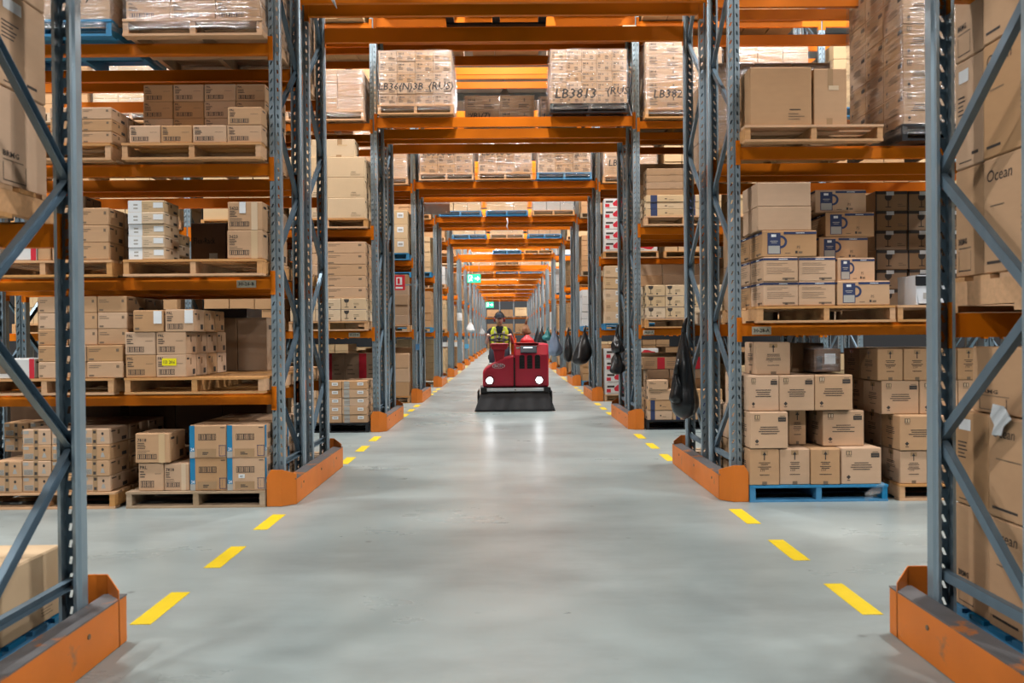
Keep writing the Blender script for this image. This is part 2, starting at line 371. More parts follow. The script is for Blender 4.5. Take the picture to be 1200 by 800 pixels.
# ------------------------------------------------------------------ cartons
CM = {}
def carton_mesh(w, d, h, m, seam=0):
    key = (round(w, 3), round(d, 3), round(h, 3), m.name, seam)
    if key in CM: return CM[key]
    mb = MB(); c = .005
    X = (0, c, w - c, w); Yy = (0, c, d - c, d); Z = (0, c, h - c, h)
    V = {}
    def v(i, j, k):
        if (i, j, k) not in V: V[(i, j, k)] = len(mb.v); mb.v.append((X[i], Yy[j], Z[k]))
        return V[(i, j, k)]
    def f(*p): mb.f.append(tuple(v(*q) for q in p)); mb.m.append(0)
    f((1, 1, 0), (1, 2, 0), (2, 2, 0), (2, 1, 0)); f((1, 1, 3), (2, 1, 3), (2, 2, 3), (1, 2, 3))
    f((1, 0, 1), (2, 0, 1), (2, 0, 2), (1, 0, 2)); f((1, 3, 1), (1, 3, 2), (2, 3, 2), (2, 3, 1))
    f((0, 1, 1), (0, 1, 2), (0, 2, 2), (0, 2, 1)); f((3, 1, 1), (3, 2, 1), (3, 2, 2), (3, 1, 2))
    for (k0, k1) in ((0, 1), (3, 2)):
        f((1, 1, k0), (2, 1, k0), (2, 0, k1), (1, 0, k1)); f((1, 2, k0), (1, 3, k1), (2, 3, k1), (2, 2, k0))
        f((1, 1, k0), (1, 2, k0), (0, 2, k1), (0, 1, k1)); f((2, 1, k0), (3, 1, k1), (3, 2, k1), (2, 2, k0))
        for (i0, i1) in ((1, 0), (2, 3)):
            for (j0, j1) in ((1, 0), (2, 3)): f((i0, j0, k0), (i1, j0, k1), (i0, j1, k1))
    f((1, 0, 1), (1, 0, 2), (0, 1, 2), (0, 1, 1)); f((2, 0, 1), (3, 1, 1), (3, 1, 2), (2, 0, 2))
    f((1, 3, 1), (0, 2, 1), (0, 2, 2), (1, 3, 2)); f((2, 3, 1), (2, 3, 2), (3, 2, 2), (3, 2, 1))
    g = .003
    if seam: mb.box(c, c, h, w / 2 - g, d - c, h + .002, 0, 'b'); mb.box(w / 2 + g, c, h, w - c, d - c, h + .002, 0, 'b')
    else: mb.box(c, c, h, w - c, d / 2 - g, h + .002, 0, 'b'); mb.box(c, d / 2 + g, h, w - c, d - c, h + .002, 0, 'b')
    me = mb.mesh('carton', m); CM[key] = me; return me
NCART = [0]
def carton(x, y, z, w, d, h, label=None, style='', side='', sgn=0, m=KRAFT, parent=None, rz=0, extra=(), name='cardboard_carton', group=None):
    """x,y,z = front lower left corner; sgn -1/+1: which X side carries the side print"""
    o = link(name if not parent else 'carton', carton_mesh(w, d, h, m, rnd.random() < .5), parent, (x, y, z), rz)
    if not parent: tag(o, label, 'carton', group); NCART[0] += 1
    if style:
        pm = print_mesh(style, w, h)
        if pm: p = link('printing', pm, o); p.scale = (w / round(w, 2) if 0 else 1, 1, 1)
    if side and sgn:
        pm = print_mesh(side, d, h)
        if pm:
            if sgn > 0: link('printing', pm, o, (w, 0, 0), PI / 2)
            else: link('printing', pm, o, (0, d, 0), -PI / 2)
    for (mm, fx0, fz0, fx1, fz1, txt) in extra:
        b = MB(); b.box(fx0 * w, -.0035, fz0 * h, fx1 * w, -.0005, fz1 * h, 0)
        l = b.build('sticker', mm, o)
        if txt:
            t = MB(); put_text(t, txt, fx0 * w + .012, fz0 * h + (fz1 - fz0) * h * .25, (fz1 - fz0) * h * .5, -.0045, 0, .02, 0, (fx1 - fx0) * w - .024)
            t.build('lettering', INK, o)
    return o
def colname(i, n):
    if n == 1: return ''
    if n == 2: return ['left column', 'right column'][i]
    if i == 0: return 'leftmost column'
    if i == n - 1: return 'rightmost column'
    if n == 3: return 'middle column'
    return ORD[i] + ' from left'
def rowname(j, n): return '' if n == 1 else ('front row' if j == 0 else ORD[j] + ' row')
def layname(k, n): return '' if n == 1 else ('bottom layer' if k == 0 else 'top layer' if k == n - 1 else ORD[k] + ' layer')
def stack(xs, py, Yf, z0, h, n, depth, rows, style, desc, loc, sgn=1, side='side', m=KRAFT, jit=.012, tops=False, xs_m=None, extra=None, name='cardboard_carton', group=None, styles=None, parent=None, firstlayer=0, total=None, allrows=False, skip=None):
    """a block of cartons whose front edges sit at pixel columns xs on the plane Y = Yf"""
    X = xs_m or [at(x, py, Yf).x for x in xs]
    if Yf < 10 and xs_m is None:      # keep the carton beside the post clear of it
        if -2.036 < X[-1] < 0: X[-1] = -2.036
        if 0 < X[0] < 2.036: X[0] = 2.036
    nc = len(X) - 1; k_tot = total or n; out = []
    for k in range(n):
        for j in range(rows):
            for i in range(nc):
                inner = (i == nc - 1) if sgn > 0 else (i == 0)
                top = (k == n - 1)
                if j > 0 and not (inner or (tops and top) or allrows): continue
                if skip and (i, j, k) in skip: continue
                x = X[i] + .003; wd = round(X[i + 1] - X[i] - .006, 3)
                jx = rnd.uniform(-.002, .002); jy = rnd.uniform(0, jit)
                st = (styles[i] if styles else style) if j == 0 else ''
                sd = side if (inner) else ''
                lab = ', '.join(q for q in (desc, layname(k + firstlayer, k_tot), colname(i, nc), rowname(j, rows)) if q) + ' ' + loc
                ex = extra.get((i, j, k), ()) if extra else ()
                out.append(carton(x + jx, Yf + j * (depth + .004) + jy, z0 + k * (h + .003), wd, depth - .012, h, lab, st, sd, sgn, m, parent, 0, ex, name, group))
    return out

# ------------------------------------------------------------------ pallets
PH = .14
PLM = {}
def pallet(x0, yf, z0, label, m=WOOD, wd=1.165, dp=1.165, detail=2, parent=None, group=None, name='pallet'):
    if parent is None: p = thing(name, label, 'pallet', (x0, yf, z0), group)
    else: p = link('pallet', None, parent, (x0, yf, z0)); 
    def shared(key, fn):
        k = (key, m.name, wd, dp)
        if k not in PLM: PLM[k] = fn().mesh(key, m)
        return PLM[k]
    if detail == 0:
        def far():
            b = MB()
            b.box(0, 0, PH - .02, wd, dp, PH); 
            for x in (0, wd / 2 - .025, wd - .05): b.box(x, 0, .02, x + .05, dp, PH - .02)
            for y in (0, dp - .1): b.box(0, y, 0, wd, y + .1, .018)
            return b
        me = shared('pallet', far)
        if parent is None:
            bpy.data.objects.remove(p); p = tag(link(name, me, None, (x0, yf, z0)), label, 'pallet', group)
        else:
            bpy.data.objects.remove(p); p = link('pallet', me, parent, (x0, yf, z0))
        return p
    if parent is None:
        db = shared('deck_board', lambda: MB().box(0, 0, 0, wd, .125, .02)); be = shared('bearer', lambda: MB().box(0, 0, 0, .045, dp - .008, PH - .042))
        n = 7
        for i in range(n): link('deck_board', db, p, (rnd.uniform(-.004, .004), i * (dp - .125) / (n - 1), PH - .02))
        for x in (0.003, wd / 2 - .022, wd - .048): link('bearer', be, p, (x, .004, .021))
        bb = shared('base_board', lambda: MB().box(0, 0, 0, wd, .1, .019))
        for i in range(4): link('base_board', bb, p, (0, i * (dp - .1) / 3, .001))
    else:
        b = MB()
        bpy.data.objects.remove(p)
        for i in range(6): b.box(0, i * (dp - .125) / 5, PH - .02, wd, i * (dp - .125) / 5 + .125, PH)
        for x in (0.003, wd / 2 - .022, wd - .048): b.box(x, .004, .02, x + .045, dp - .004, PH - .02)
        for i in range(3): b.box(0, i * (dp - .1) / 2, 0, wd, i * (dp - .1) / 2 + .1, .019)
        p = b.build('pallet', m, parent, (x0, yf, z0))
    return p
def film(parent, x0, y0, z0, x1, y1, z1, amp=.018, res=.11):
    mb = MB(); nx = max(2, int((x1 - x0) / res)); ny = max(2, int((y1 - y0) / res)); nz = max(2, int((z1 - z0) / res))
    ring = [(x0 + (x1 - x0) * i / nx, y0, 0, -1) for i in range(nx)] + [(x1, y0 + (y1 - y0) * i / ny, 1, 0) for i in range(ny)] + \
           [(x1 - (x1 - x0) * i / nx, y1, 0, 1) for i in range(nx)] + [(x0, y1 - (y1 - y0) * i / ny, -1, 0) for i in range(ny)]
    sd = rnd.uniform(0, 90); n = len(ring)
    for k in range(nz + 1):
        z = z0 + (z1 - z0) * k / nz
        for (x, y, ax, ay) in ring:
            a = abs(mnoise.noise(Vector((x * 4 + sd, y * 4, z * 9)))) * amp + .003
            cr = .03 if (ax and (abs(y - y0) < .01)) or (ay and abs(x - x0) < .01) else 0
            mb.v.append((x + ax * (a - cr * .2), y + ay * (a - cr * .2), z + mnoise.noise(Vector((x * 3, y * 3 + sd, 1))) * .02 * (k in (0, nz))))
    for k in range(nz):
        for i in range(n): mb.f.append((k * n + i, k * n + (i + 1) % n, (k + 1) * n + (i + 1) % n, (k + 1) * n + i)); mb.m.append(0)
    # film lapped over the top edge
    base = len(mb.v)
    for (x, y, ax, ay) in ring:
        cx = (x0 + x1) / 2; cy = (y0 + y1) / 2; mb.v.append((x + (cx - x) * .2, y + (cy - y) * .2, z1 + .008))
    for i in range(n): mb.f.append((nz * n + i, nz * n + (i + 1) % n, base + (i + 1) % n, base + i)); mb.m.append(0)
    return mb.build('stretch_film', FILM, parent, smooth=True)
def wrapped(x0, yf, z0, label, cols, h, n, m=KRAFT, pm=WOOD, style='wrapprint', wd=1.165, dp=1.14, writing=None, sgn=1, rows=1, detail=1, filmed=True, group=None, wz=1.2, side='', w_ink=INK):
    """pallet, cartons and stretch film that move as one thing; cartons are parts"""
    t = thing('wrapped_pallet_load', label, 'pallet load', (x0, yf, z0), group)
    pallet(0, 0, 0, None, pm, wd, dp, detail, t)
    ins = .02; cw = (wd - 2 * ins) / cols; z = PH + .002; cdp = (dp - 2 * ins) / max(1, rows)
    for k in range(n):
        for i in range(cols):
            for j in range(rows):
                inner = (i == cols - 1) if sgn > 0 else (i == 0)
                if j and not inner: continue
                carton(ins + i * cw + .002, ins + j * cdp + rnd.uniform(0, .008), z + k * (h + .002), cw - .004, (cdp - .004) if j or rows == 1 or True else cdp, h, None, style if j == 0 and detail else '', side if inner and detail else '', sgn, m, t)
    if rows > 1 and n > 1:      # the hidden middle of the block
        x_a = ins if sgn > 0 else ins + cw; MBc = MB(); MBc.box(x_a + .01, ins + cdp + .01, z + .01, x_a + cw * (cols - 1) - .02, dp - ins - .01, z + n * (h + .002) - .004)
        MBc.build('inner_cartons', m, t)
    if filmed: film(t, .005, .005, PH * .4, wd - .005, dp - .005, z + n * (h + .002) + .004)
    if writing:
        b = MB()
        for (s, fx, fz, hh) in writing: put_text(b, s, fx * wd, z + fz, hh, -.034, 0, .012, .15)
        b.build('handwriting', w_ink, t)
    return t

# ------------------------------------------------------------------ the setting
def floor_mat():
    m = bpy.data.materials.new('polished_concrete'); nt, N, L = nodes_of(m); b = N['Principled BSDF']
    tc = N.new('ShaderNodeTexCoord')
    def nz(sc, det, st=(1, 1, 1), rough=.5):
        mp = N.new('ShaderNodeMapping'); mp.inputs['Scale'].default_value = st; L.new(tc.outputs['Object'], mp.inputs[0])
        n = N.new('ShaderNodeTexNoise'); n.inputs['Scale'].default_value = sc; n.inputs['Detail'].default_value = det; n.inputs['Roughness'].default_value = rough
        L.new(mp.outputs[0], n.inputs['Vector']); return n
    a = nz(.55, 6); cr = N.new('ShaderNodeValToRGB'); cr.color_ramp.elements[0].position = .3; cr.color_ramp.elements[1].position = .72
    cr.color_ramp.elements[0].color = (.25, .302, .302, 1); cr.color_ramp.elements[1].color = (.40, .45, .44, 1); L.new(a.outputs['Fac'], cr.inputs[0])
    s = nz(1.3, 8, (.45, 1, 1), .64); r = N.new('ShaderNodeMapRange'); r.inputs[1].default_value = .46; r.inputs[2].default_value = .74; r.inputs[3].default_value = 0; r.inputs[4].default_value = .55
    L.new(s.outputs['Fac'], r.inputs[0])
    mx = N.new('ShaderNodeMix'); mx.data_type = 'RGBA'; mx.inputs['B'].default_value = (.15, .16, .16, 1)
    L.new(r.outputs[0], mx.inputs['Factor']); L.new(cr.outputs[0], mx.inputs['A'])
    v = N.new('ShaderNodeTexVoronoi'); v.inputs['Scale'].default_value = 1.6; L.new(tc.outputs['Object'], v.inputs['Vector'])
    r2 = N.new('ShaderNodeMapRange'); r2.inputs[1].default_value = .0; r2.inputs[2].default_value = .045; r2.inputs[3].default_value = .75; r2.inputs[4].default_value = 0
    n3 = nz(14, 4); ad = N.new('ShaderNodeMath'); ad.operation = 'MULTIPLY_ADD'; ad.inputs[1].default_value = .07; L.new(n3.outputs['Fac'], ad.inputs[0]); 
    sb = N.new('ShaderNodeMath'); sb.operation = 'SUBTRACT'; sb.inputs[1].default_value = .035
    L.new(v.outputs['Distance'], ad.inputs[2]); L.new(ad.outputs[0], sb.inputs[0]); L.new(sb.outputs[0], r2.inputs[0])
    m2 = N.new('ShaderNodeMix'); m2.data_type = 'RGBA'; m2.inputs['B'].default_value = (.06, .06, .065, 1)
    L.new(r2.outputs[0], m2.inputs['Factor']); L.new(mx.outputs['Result'], m2.inputs['A']); L.new(m2.outputs['Result'], b.inputs['Base Color'])
    r3 = N.new('ShaderNodeMapRange'); r3.inputs[3].default_value = .20; r3.inputs[4].default_value = .40; L.new(s.outputs['Fac'], r3.inputs[0]); L.new(r3.outputs[0], b.inputs['Roughness'])
    b.inputs['Specular IOR Level'].default_value = .5
    bp = N.new('ShaderNodeBump'); bp.inputs['Strength'].default_value = .06; bp.inputs['Distance'].default_value = .01; n4 = nz(3, 3); L.new(n4.outputs['Fac'], bp.inputs['Height']); L.new(bp.outputs[0], b.inputs['Normal'])
    return m
floor = tag(MB().box(-24, -6, -.2, 24, 88, 0).build('floor', floor_mat()), 'grey polished concrete floor with scuffs', kind='structure')
WALLM = mat('wall_sheet', (.035, .037, .042), .7, var=.06)
CEILM = mat('ceiling_sheet', (.20, .205, .21), .7, var=.04)
wb = MB(); wb.box(-24.2, 88, 0, 24.2, 88.2, CEIL)
tag(wb.build('wall_back', WALLM), 'grey end wall far behind the last rack', kind='structure')
for s, nm in ((-1, 'left'), (1, 'right')):
    b = MB(); x = 24 * s; b.box(min(x, x + .2 * s), -6, 0, max(x, x + .2 * s), 88, CEIL)
    tag(b.build('wall_' + nm, WALLM), 'grey side wall of the warehouse', kind='structure')
tag(MB().box(-24, -6.2, 0, 24, -6, CEIL).build('wall_front', WALLM), 'grey wall behind the camera position', kind='structure')
b = MB(); b.box(-24.2, -6.2, CEIL, 24.2, 88.2, CEIL + .15)
cl = tag(b.build('ceiling', CEILM), 'pale metal sheet ceiling', kind='structure')
# floor stripes
i = 0
for s in (-1, 1):
    ys = [4.15, 5.16, 6.17]
    for r in range(1, 7):
        a = RY[r] + 2.27; ys += [a + .03, a + 1.03, a + 2.03]
    for y in ys:
        if s == 1 and y < 7: y += .03
        x = 1.84 * s - .055
        b = MB(); b.box(x, y, 0, x + .105, y + .52, .0022); b.build('floor_stripe', YPAINT, floor)

# ------------------------------------------------------------------ racks
UPH = 7.9
def upright_mesh():
    """cold rolled post: slotted front web with a centre rib, sides, return lips; front faces -Y"""
    mb = MB(); D = .085; pitch = .0762
    def strip(xa, xb, lean, y):
        nz = int(UPH / pitch); cx = (xa + xb) / 2; hw = .0085; hh = .017
        for k in range(nz):
            z0 = k * pitch; z1 = z0 + pitch; zc = (z0 + z1) / 2; n = len(mb.v)
            mb.v += [(xa, y, z0), (xb, y, z0), (xb, y, z1), (xa, y, z1)]
            mb.v += [(cx - hw + lean, y, zc - hh), (cx + hw * .5 + lean, y, zc - hh), (cx + hw - lean, y, zc + hh), (cx - hw * .5 - lean, y, zc + hh)]
            for f in ((0, 1, 5, 4), (1, 2, 6, 5), (2, 3, 7, 6), (3, 0, 4, 7)): mb.f.append(tuple(n + q for q in f)); mb.m.append(0)
    def wall(p, q): mb.poly([(p[0], p[1], 0), (q[0], q[1], 0), (q[0], q[1], UPH), (p[0], p[1], UPH)])
    strip(.004, .042, -.005, 0); strip(.058, .096, .005, 0)
    prof1 = [(.042, 0), (.046, .010), (.054, .010), (.058, 0)]
    for a, c in zip(prof1, prof1[1:]): wall(a, c)
    pl = [(.004, 0), (0, .004), (0, .055), (.010, .065), (.010, D), (.024, D)]
    for a, c in zip(pl, pl[1:]): wall(c, a)
    for a, c in zip(pl, pl[1:]): wall((.1 - a[0], a[1]), (.1 - c[0], c[1]))
    n = len(mb.v); mb.box(-.01, -.015, 0, .11, D + .01, .006)
    return mb.mesh('post', GALV)
UPM = upright_mesh()
def brace_mesh(dz, dy, name='brace'):
    """C channel running from (0,0) to (dy,dz) in the YZ plane"""
    mb = MB(); L = math.hypot(dz, dy); a = math.atan2(dz, dy)
    for (x0, x1, u0, u1) in ((-.016, -.0135, -.022, .022), (-.016, .016, .0195, .022), (-.016, .016, -.022, -.0195)):
        n = len(mb.v); mb.box(x0, 0, u0, x1, L, u1)
        for i in range(n, len(mb.v)):
            x, y, z = mb.v[i]; mb.v[i] = (x, y * math.cos(a) - z * math.sin(a), y * math.sin(a) + z * math.cos(a))
    return mb.mesh(name, GALV_B)
SPAN = FR - .06
BR_UP = brace_mesh(.60, SPAN); BR_DN = brace_mesh(-.60, SPAN); BR_H = brace_mesh(0, SPAN, 'strut')
def frame(rack, x, y, first, far):
    """one upright frame: two posts and zigzag bracing; first = the lowest node is at the front post"""
    f = link('upright_frame', None, rack, (x, y, 0))
    link('post', UPM, f, (0, 0, 0)); link('post', UPM, f, (PW, FR, 0), PI)
    link('strut', BR_H, f, (PW / 2, .03, .33))
    z = .34 if first else .33; k = 0; up = first
    zz = z; top = 5.8 if not far else 6.6
    if far:
        mb = MB()
        while zz < top:
            a, b_ = (zz, zz + .6) if up else (zz + .6, zz)
            mb.bar((PW / 2, .03, a), (PW / 2, FR - .03, b_), .03, .04); up = not up; zz += .6
        mb.build('bracing', GALV_B, f)
    else:
        while zz < top:
            if up: link('brace', BR_UP, f, (PW / 2 + (k % 2) * .002, .03, zz))
            else: link('brace', BR_DN, f, (PW / 2 + (k % 2) * .002, .03, zz + .6))
            up = not up; zz += .6; k += 1
BM = {}
def beam(rack, x0, x1, y, ztop, h, back, tagtxt=None):
    """step beam with end connectors; back = it sits on the rear posts of its frame"""
    L = x1 - x0; key = (round(L, 3), round(h, 3), back)
    if key not in BM:
        s = -1 if not back else 1; mb = MB(); t = .05
        if not back: prof = [(0, 0), (t, 0), (t, h), (.022, h), (.022, h - .02), (0, h - .02)]
        else: prof = [(0, 0), (-t, 0), (-t, h), (-.022, h), (-.022, h - .02), (0, h - .02)]
        mb.prism(prof, 'x', 0, L); 
        cm = MB(); g = .0045 * s; a, bb = sorted((g, 0)); cm.box(-.04, a, -.05, .0, bb, h + .05)
        a2, b2 = sorted((g, -g * 12)); cm.box(-.003, a2, -.05, .004, b2, h + .05)
        cm.box(-.03, a - .002, -.02, -.018, bb + .002, -.008); cm.box(-.03, a - .002, h + .015, -.018, bb + .002, h + .027)
        cn = MB()
        for i in range(0, len(cm.v)): x, yy, z = cm.v[i]; cn.v.append((-x, yy, z))
        cn.f = [tuple(reversed(f)) for f in cm.f]; cn.m = list(cm.m)
        BM[key] = (mb.mesh('beam', ORANGE), cm.mesh('end_connector', ORANGE), cn.mesh('end_connector', ORANGE))
    me = BM[key]; o = link('beam', me[0], rack, (x0, y, ztop - h))
    link('end_connector', me[1], o); link('end_connector', me[2], o, (L, 0, 0))
    if tagtxt:
        fx, txt = tagtxt; b = MB(); b.box(fx, -.004, .012, fx + .165, -.001, h - .03); b.build('location_label', BEAMTAG, o)
        t = MB(); put_text(t, txt, fx + .015, .03, h - .075, -.0055, 0, .02, 0, .135); t.build('lettering', INK, o)
    return o
STD = [1.51, 3.03, 4.62, 6.12]
LEFT2 = [.955, 1.945, 2.918, 3.95]
for r, g in enumerate(RY):
    yp = g + .15; far = r > 3
    lab = ('nearest pallet rack row, cut by both edges of the photo' if r == 0 else 'farthest pallet rack row before the cross rack' if r == len(RY) - 1 else ORD[r] + ' pallet rack row from the camera, orange beams bridging the tunnel')
    rack = thing('pallet_rack', lab, 'pallet rack', (0, yp, 0), 'pallet rack rows crossed by the tunnel')
    xs = [-HX - PW, HX]
    if r <= 3: xs += [-HX - 2 * PW - BAY, HX + PW + BAY]
    if r in (2, 3): xs += [-HX - 3 * PW - 2 * BAY, HX + 2 * PW + 2 * BAY]
    for x in xs:
        frame(rack, x, 0, False, far); frame(rack, x, RACKD - FR, True, far)
    ysb = [(0, False), (FR, True), (RACKD - FR, False), (RACKD, True)]
    for (y, bk) in ysb:
        for z in ([4.70, 6.2, 7.35] if r > 2 else [4.70, 6.2] if r > 1 else [4.72, 6.2]):
            beam(rack, -HX, HX, y, z, .15, bk)
        nb = 2 if r in (2, 3) else 1
        for kbay in range(nb):
            xa = HX + PW + kbay * (BAY + PW)
            for z in (STD if r > 0 else STD[:2] + STD[3:]):
                tt = None
                if r == 1 and z == 1.51 and y == 0: tt = (.09, '30-28-A')
                if r == 2 and z == 1.51 and y == 0: tt = (.03, '30-30-A')
                beam(rack, xa, xa + BAY, y, z, .11, bk, tt)
            lv = (LEFT2 + [6.12]) if r == 1 else ([1.945, 6.12] if r == 0 else STD)
            for z in lv:
                tt = (BAY - .29, '30-26-B') if (r == 1 and z == 1.945 and y == 0) else ((BAY - .35, '30-32-A') if (r == 2 and z == 1.51 and y == 0) else None)
                beam(rack, -xa - BAY, -xa, y, z, .105 if r < 2 else .11, bk, tt)
# cross rack closing the tunnel
rack = thing('pallet_rack', 'cross rack closing the far end of the tunnel', 'pallet rack', (0, ENDY + .15, 0))
for x in (-HX - PW, -.7, .6, HX, -HX - BAY - 2 * PW, HX + BAY + PW): frame(rack, x, 0, False, True)
for z in (1.51, 3.03, 4.7):
    for (y, bk) in ((0, False), (FR, True)):
        beam(rack, -HX, -.7, y, z, .13, bk); beam(rack, -.6, .6, y, z, .13, bk); beam(rack, .7, HX, y, z, .13, bk)
        beam(rack, HX + PW, HX + PW + BAY, y, z, .13, bk); beam(rack, -HX - PW - BAY, -HX - PW, y, z, .13, bk)

# floor guards
def guard(s, r):
    y0 = RY[r]; L = RACKD + .305
    side = 'left' if s < 0 else 'right'
    t = thing('rack_guard', f'orange floor guard at {side} foot of ' + ('nearest' if r == 0 else ORD[r] if r < len(RY) - 1 else 'farthest') + ' rack row', 'rack guard', (1.805 * s, y0, 0), 'orange guards at the rack feet')
    o = s   # outward direction
    H = .215
    b = MB()
    def bx(xa, xb, *a, m=0): b.box(min(xa, xb), a[0], a[1], max(xa, xb), a[2], a[3], m)
    b.box(min(0, .008 * o), .10, .004, max(0, .008 * o), L - .03, H); b.build('side_panel', ORANGE_G, t)
    b = MB(); b.box(min(0.001 * o, .108 * o), .09, H, max(.001 * o, .108 * o), L - .02, H + .007); b.build('top_channel', WORN, t)
    # end plates, folded at one third, corners clipped
    for e in (0, 1):
        b = MB(); yy = 0 if e == 0 else L
        Hh = .31; th = .008; q = -1 if e == 0 else 1
        yb = yy - th * q
        pl = [(.10 * o, .003), (.225 * o, .003), (.225 * o, Hh - .06), (.19 * o, Hh), (.10 * o, Hh)]
        a0, a1 = sorted((yy, yb))
        b.prism(pl, 'y', a0, a1)
        # folded wing back to the side panel
        pts = [(.10 * o, yy), (0, yy - .10 * q), (0, yy - (.10 + th) * q), (.10 * o, yb)]
        n = len(b.v); Hs = Hh - .05
        for z in (.003,): b.v += [(p[0], p[1], z) for p in pts]
        b.v += [(pts[0][0], pts[0][1], Hh), (pts[1][0], pts[1][1], Hs), (pts[2][0], pts[2][1], Hs), (pts[3][0], pts[3][1], Hh)]
        for f in ((0, 1, 2, 3), (4, 5, 6, 7), (0, 1, 5, 4), (1, 2, 6, 5), (2, 3, 7, 6), (3, 0, 4, 7)): b.f.append(tuple(n + i for i in f)); b.m.append(0)
        b.build('end_plate', ORANGE_G, t)
    if r < 4:
        for y in (.35, 1.05, 1.75): MB().tube([((-.004) * o, y, .15), (.004 * o, y, .15)], .012, 8).build('anchor_bolt', INKG, t)
for r in range(len(RY)):
    for s in (-1, 1): guard(s, r)

# ------------------------------------------------------------------ loads on the second rack, left bay
YF = 6.98; YR = 8.16
def px_x(x, y, Y): return at(x, y, Y).x
A_X, B_X = -3.205, -4.46
PT = PH + .003
# floor
pallet(A_X, YF, 0, 'worn wooden pallet on the floor against the left orange guard', WOOD_O)
stack([222, 266, 311.5], 555, YF + .01, PT, .272, 2, .35, 3, 'blue:24', 'blue-striped carton', 'by left guard', -1 * -1, 'blue:24', tops=True, name='striped_carton',
      extra={(1, 0, 0): [(LABEL, .3, .38, .46, .5, 'ABC')]})
stack([161, 191], 555, YF + .02, PT, .235, 1, .33, 1, 'pr', 'small brown carton with sideways print', 'under the 7818 carton on the left floor pallet')
stack([158.5, 199.5], 555, YF + .01, PT + .238, .245, 1, .35, 1, 'code:7818', 'brown carton printed 7818', 'at the left end of the floor pallet by the guard', side='side')
stack([192, 222], 555, YF + .03, PT, .225, 1, .33, 1, 'code:7818', 'brown carton printed 7818', 'between the stacked pair and the blue-striped cartons')
stack([196, 218], 555, YF + .45, PT, .30, 1, .3, 1, '', 'plain brown carton', 'behind the small 7818 carton on the floor pallet')
pallet(B_X, YF, 0, 'wooden pallet on the left floor carrying four layers of flat cartons')
stack([25.4, 59.8, 94.2, 128.5], 545, YF + .01, PT, .129, 4, .37, 3, 'small', 'small flat printed carton', 'left floor', tops=True, name='flat_carton')
stack([-9, 25], 545, YF - .0, PT, .129, 2, .37, 1, 'small', 'small flat printed carton', 'left of the four-layer floor block', name='flat_carton', tops=True)
stack([5, 35, 64], 545, YF + .55, PT + .27, .129, 2, .3, 1, 'small', 'small flat carton', 'behind the flat floor cartons', name='flat_carton')
pallet(A_X, YR, 0, 'rear wooden pallet on the floor behind the blue-striped cartons', WOOD_O)
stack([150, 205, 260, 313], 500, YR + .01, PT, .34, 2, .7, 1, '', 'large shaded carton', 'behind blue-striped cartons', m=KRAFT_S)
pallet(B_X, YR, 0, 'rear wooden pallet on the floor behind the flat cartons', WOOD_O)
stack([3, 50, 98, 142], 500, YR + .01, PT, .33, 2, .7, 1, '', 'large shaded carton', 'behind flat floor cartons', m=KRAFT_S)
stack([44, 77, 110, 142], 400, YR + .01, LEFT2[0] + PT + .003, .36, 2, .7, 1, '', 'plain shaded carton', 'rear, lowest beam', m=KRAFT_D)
pallet(B_X, YR, LEFT2[0], 'rear wooden pallet on the lowest beam, left position', WOOD_O)
# .955 level
L = LEFT2[0]
pallet(A_X, YF, L, 'pale wooden pallet on the lowest beam, left bay, right position')
stack([146, 182.6, 218], 420, YF + .01, L + PT, .188, 2, .25, 4, 'pr', 'brown taped carton', 'on lowest beam', side='side', firstlayer=0, total=3, tops=True,
      extra={(1, 0, 0): [(YEL, .2, .52, .68, .84, '113  2016')]})
stack([156, 192], 385, YF + .01, L + PT + .382, .18, 1, .25, 1, 'tick', 'brown carton with white sheet', 'topmost left, beside the yellow-labelled stack', extra={(0, 0, 0): [(LABEL, .68, .38, .95, .97, '')]})
stack([193, 227.5], 385, YF + .012, L + PT + .382, .185, 1, .25, 3, 'pr', 'brown carton with white sheet', 'above the yellow-labelled stack, topmost', extra={(0, 0, 0): [(LABEL, .68, .38, .97, .97, '')]})
pallet(-3.205, YR, L, 'rear wooden pallet on the lowest beam of the left bay')
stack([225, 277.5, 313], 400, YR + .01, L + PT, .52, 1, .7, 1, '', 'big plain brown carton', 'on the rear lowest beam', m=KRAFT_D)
b = MB(); b.box(0, 0, 0, .6, .5, .012); b.box(0, 0, .012, .012, .5, .09); b.box(.588, 0, .012, .6, .5, .09); b.box(.012, 0, .012, .588, .012, .09); b.box(.012, .488, .012, .588, .5, .09)
tag(b.build('plastic_tray', BLACKP, None, (px_x(216, 360, YR) , YR + .03, L + PT + .523)), 'black plastic tray lying on the big rear cartons', 'tray')
pallet(B_X, YF, L, 'wooden pallet on the lowest beam behind the front post')
stack([44, 72, 101, 144], 430, YF + .01, L + PT, .134, 2, .38, 2, 'tick', 'long plain brown carton', 'on lowest beam', total=5, m=KRAFT)
stack([44, 79, 113.5, 149], 380, YF + .05, L + PT + .276, .134, 3, .38, 2, 'tick', 'long plain brown carton', 'on lowest beam', firstlayer=2, total=5, m=KRAFT)
stack([-4, 40], 430, YF + .01, L + PT, .165, 1, .35, 1, 'white12', 'white carton with plum edge', 'on the lowest beam at the photo edge', m=WHITE_C)
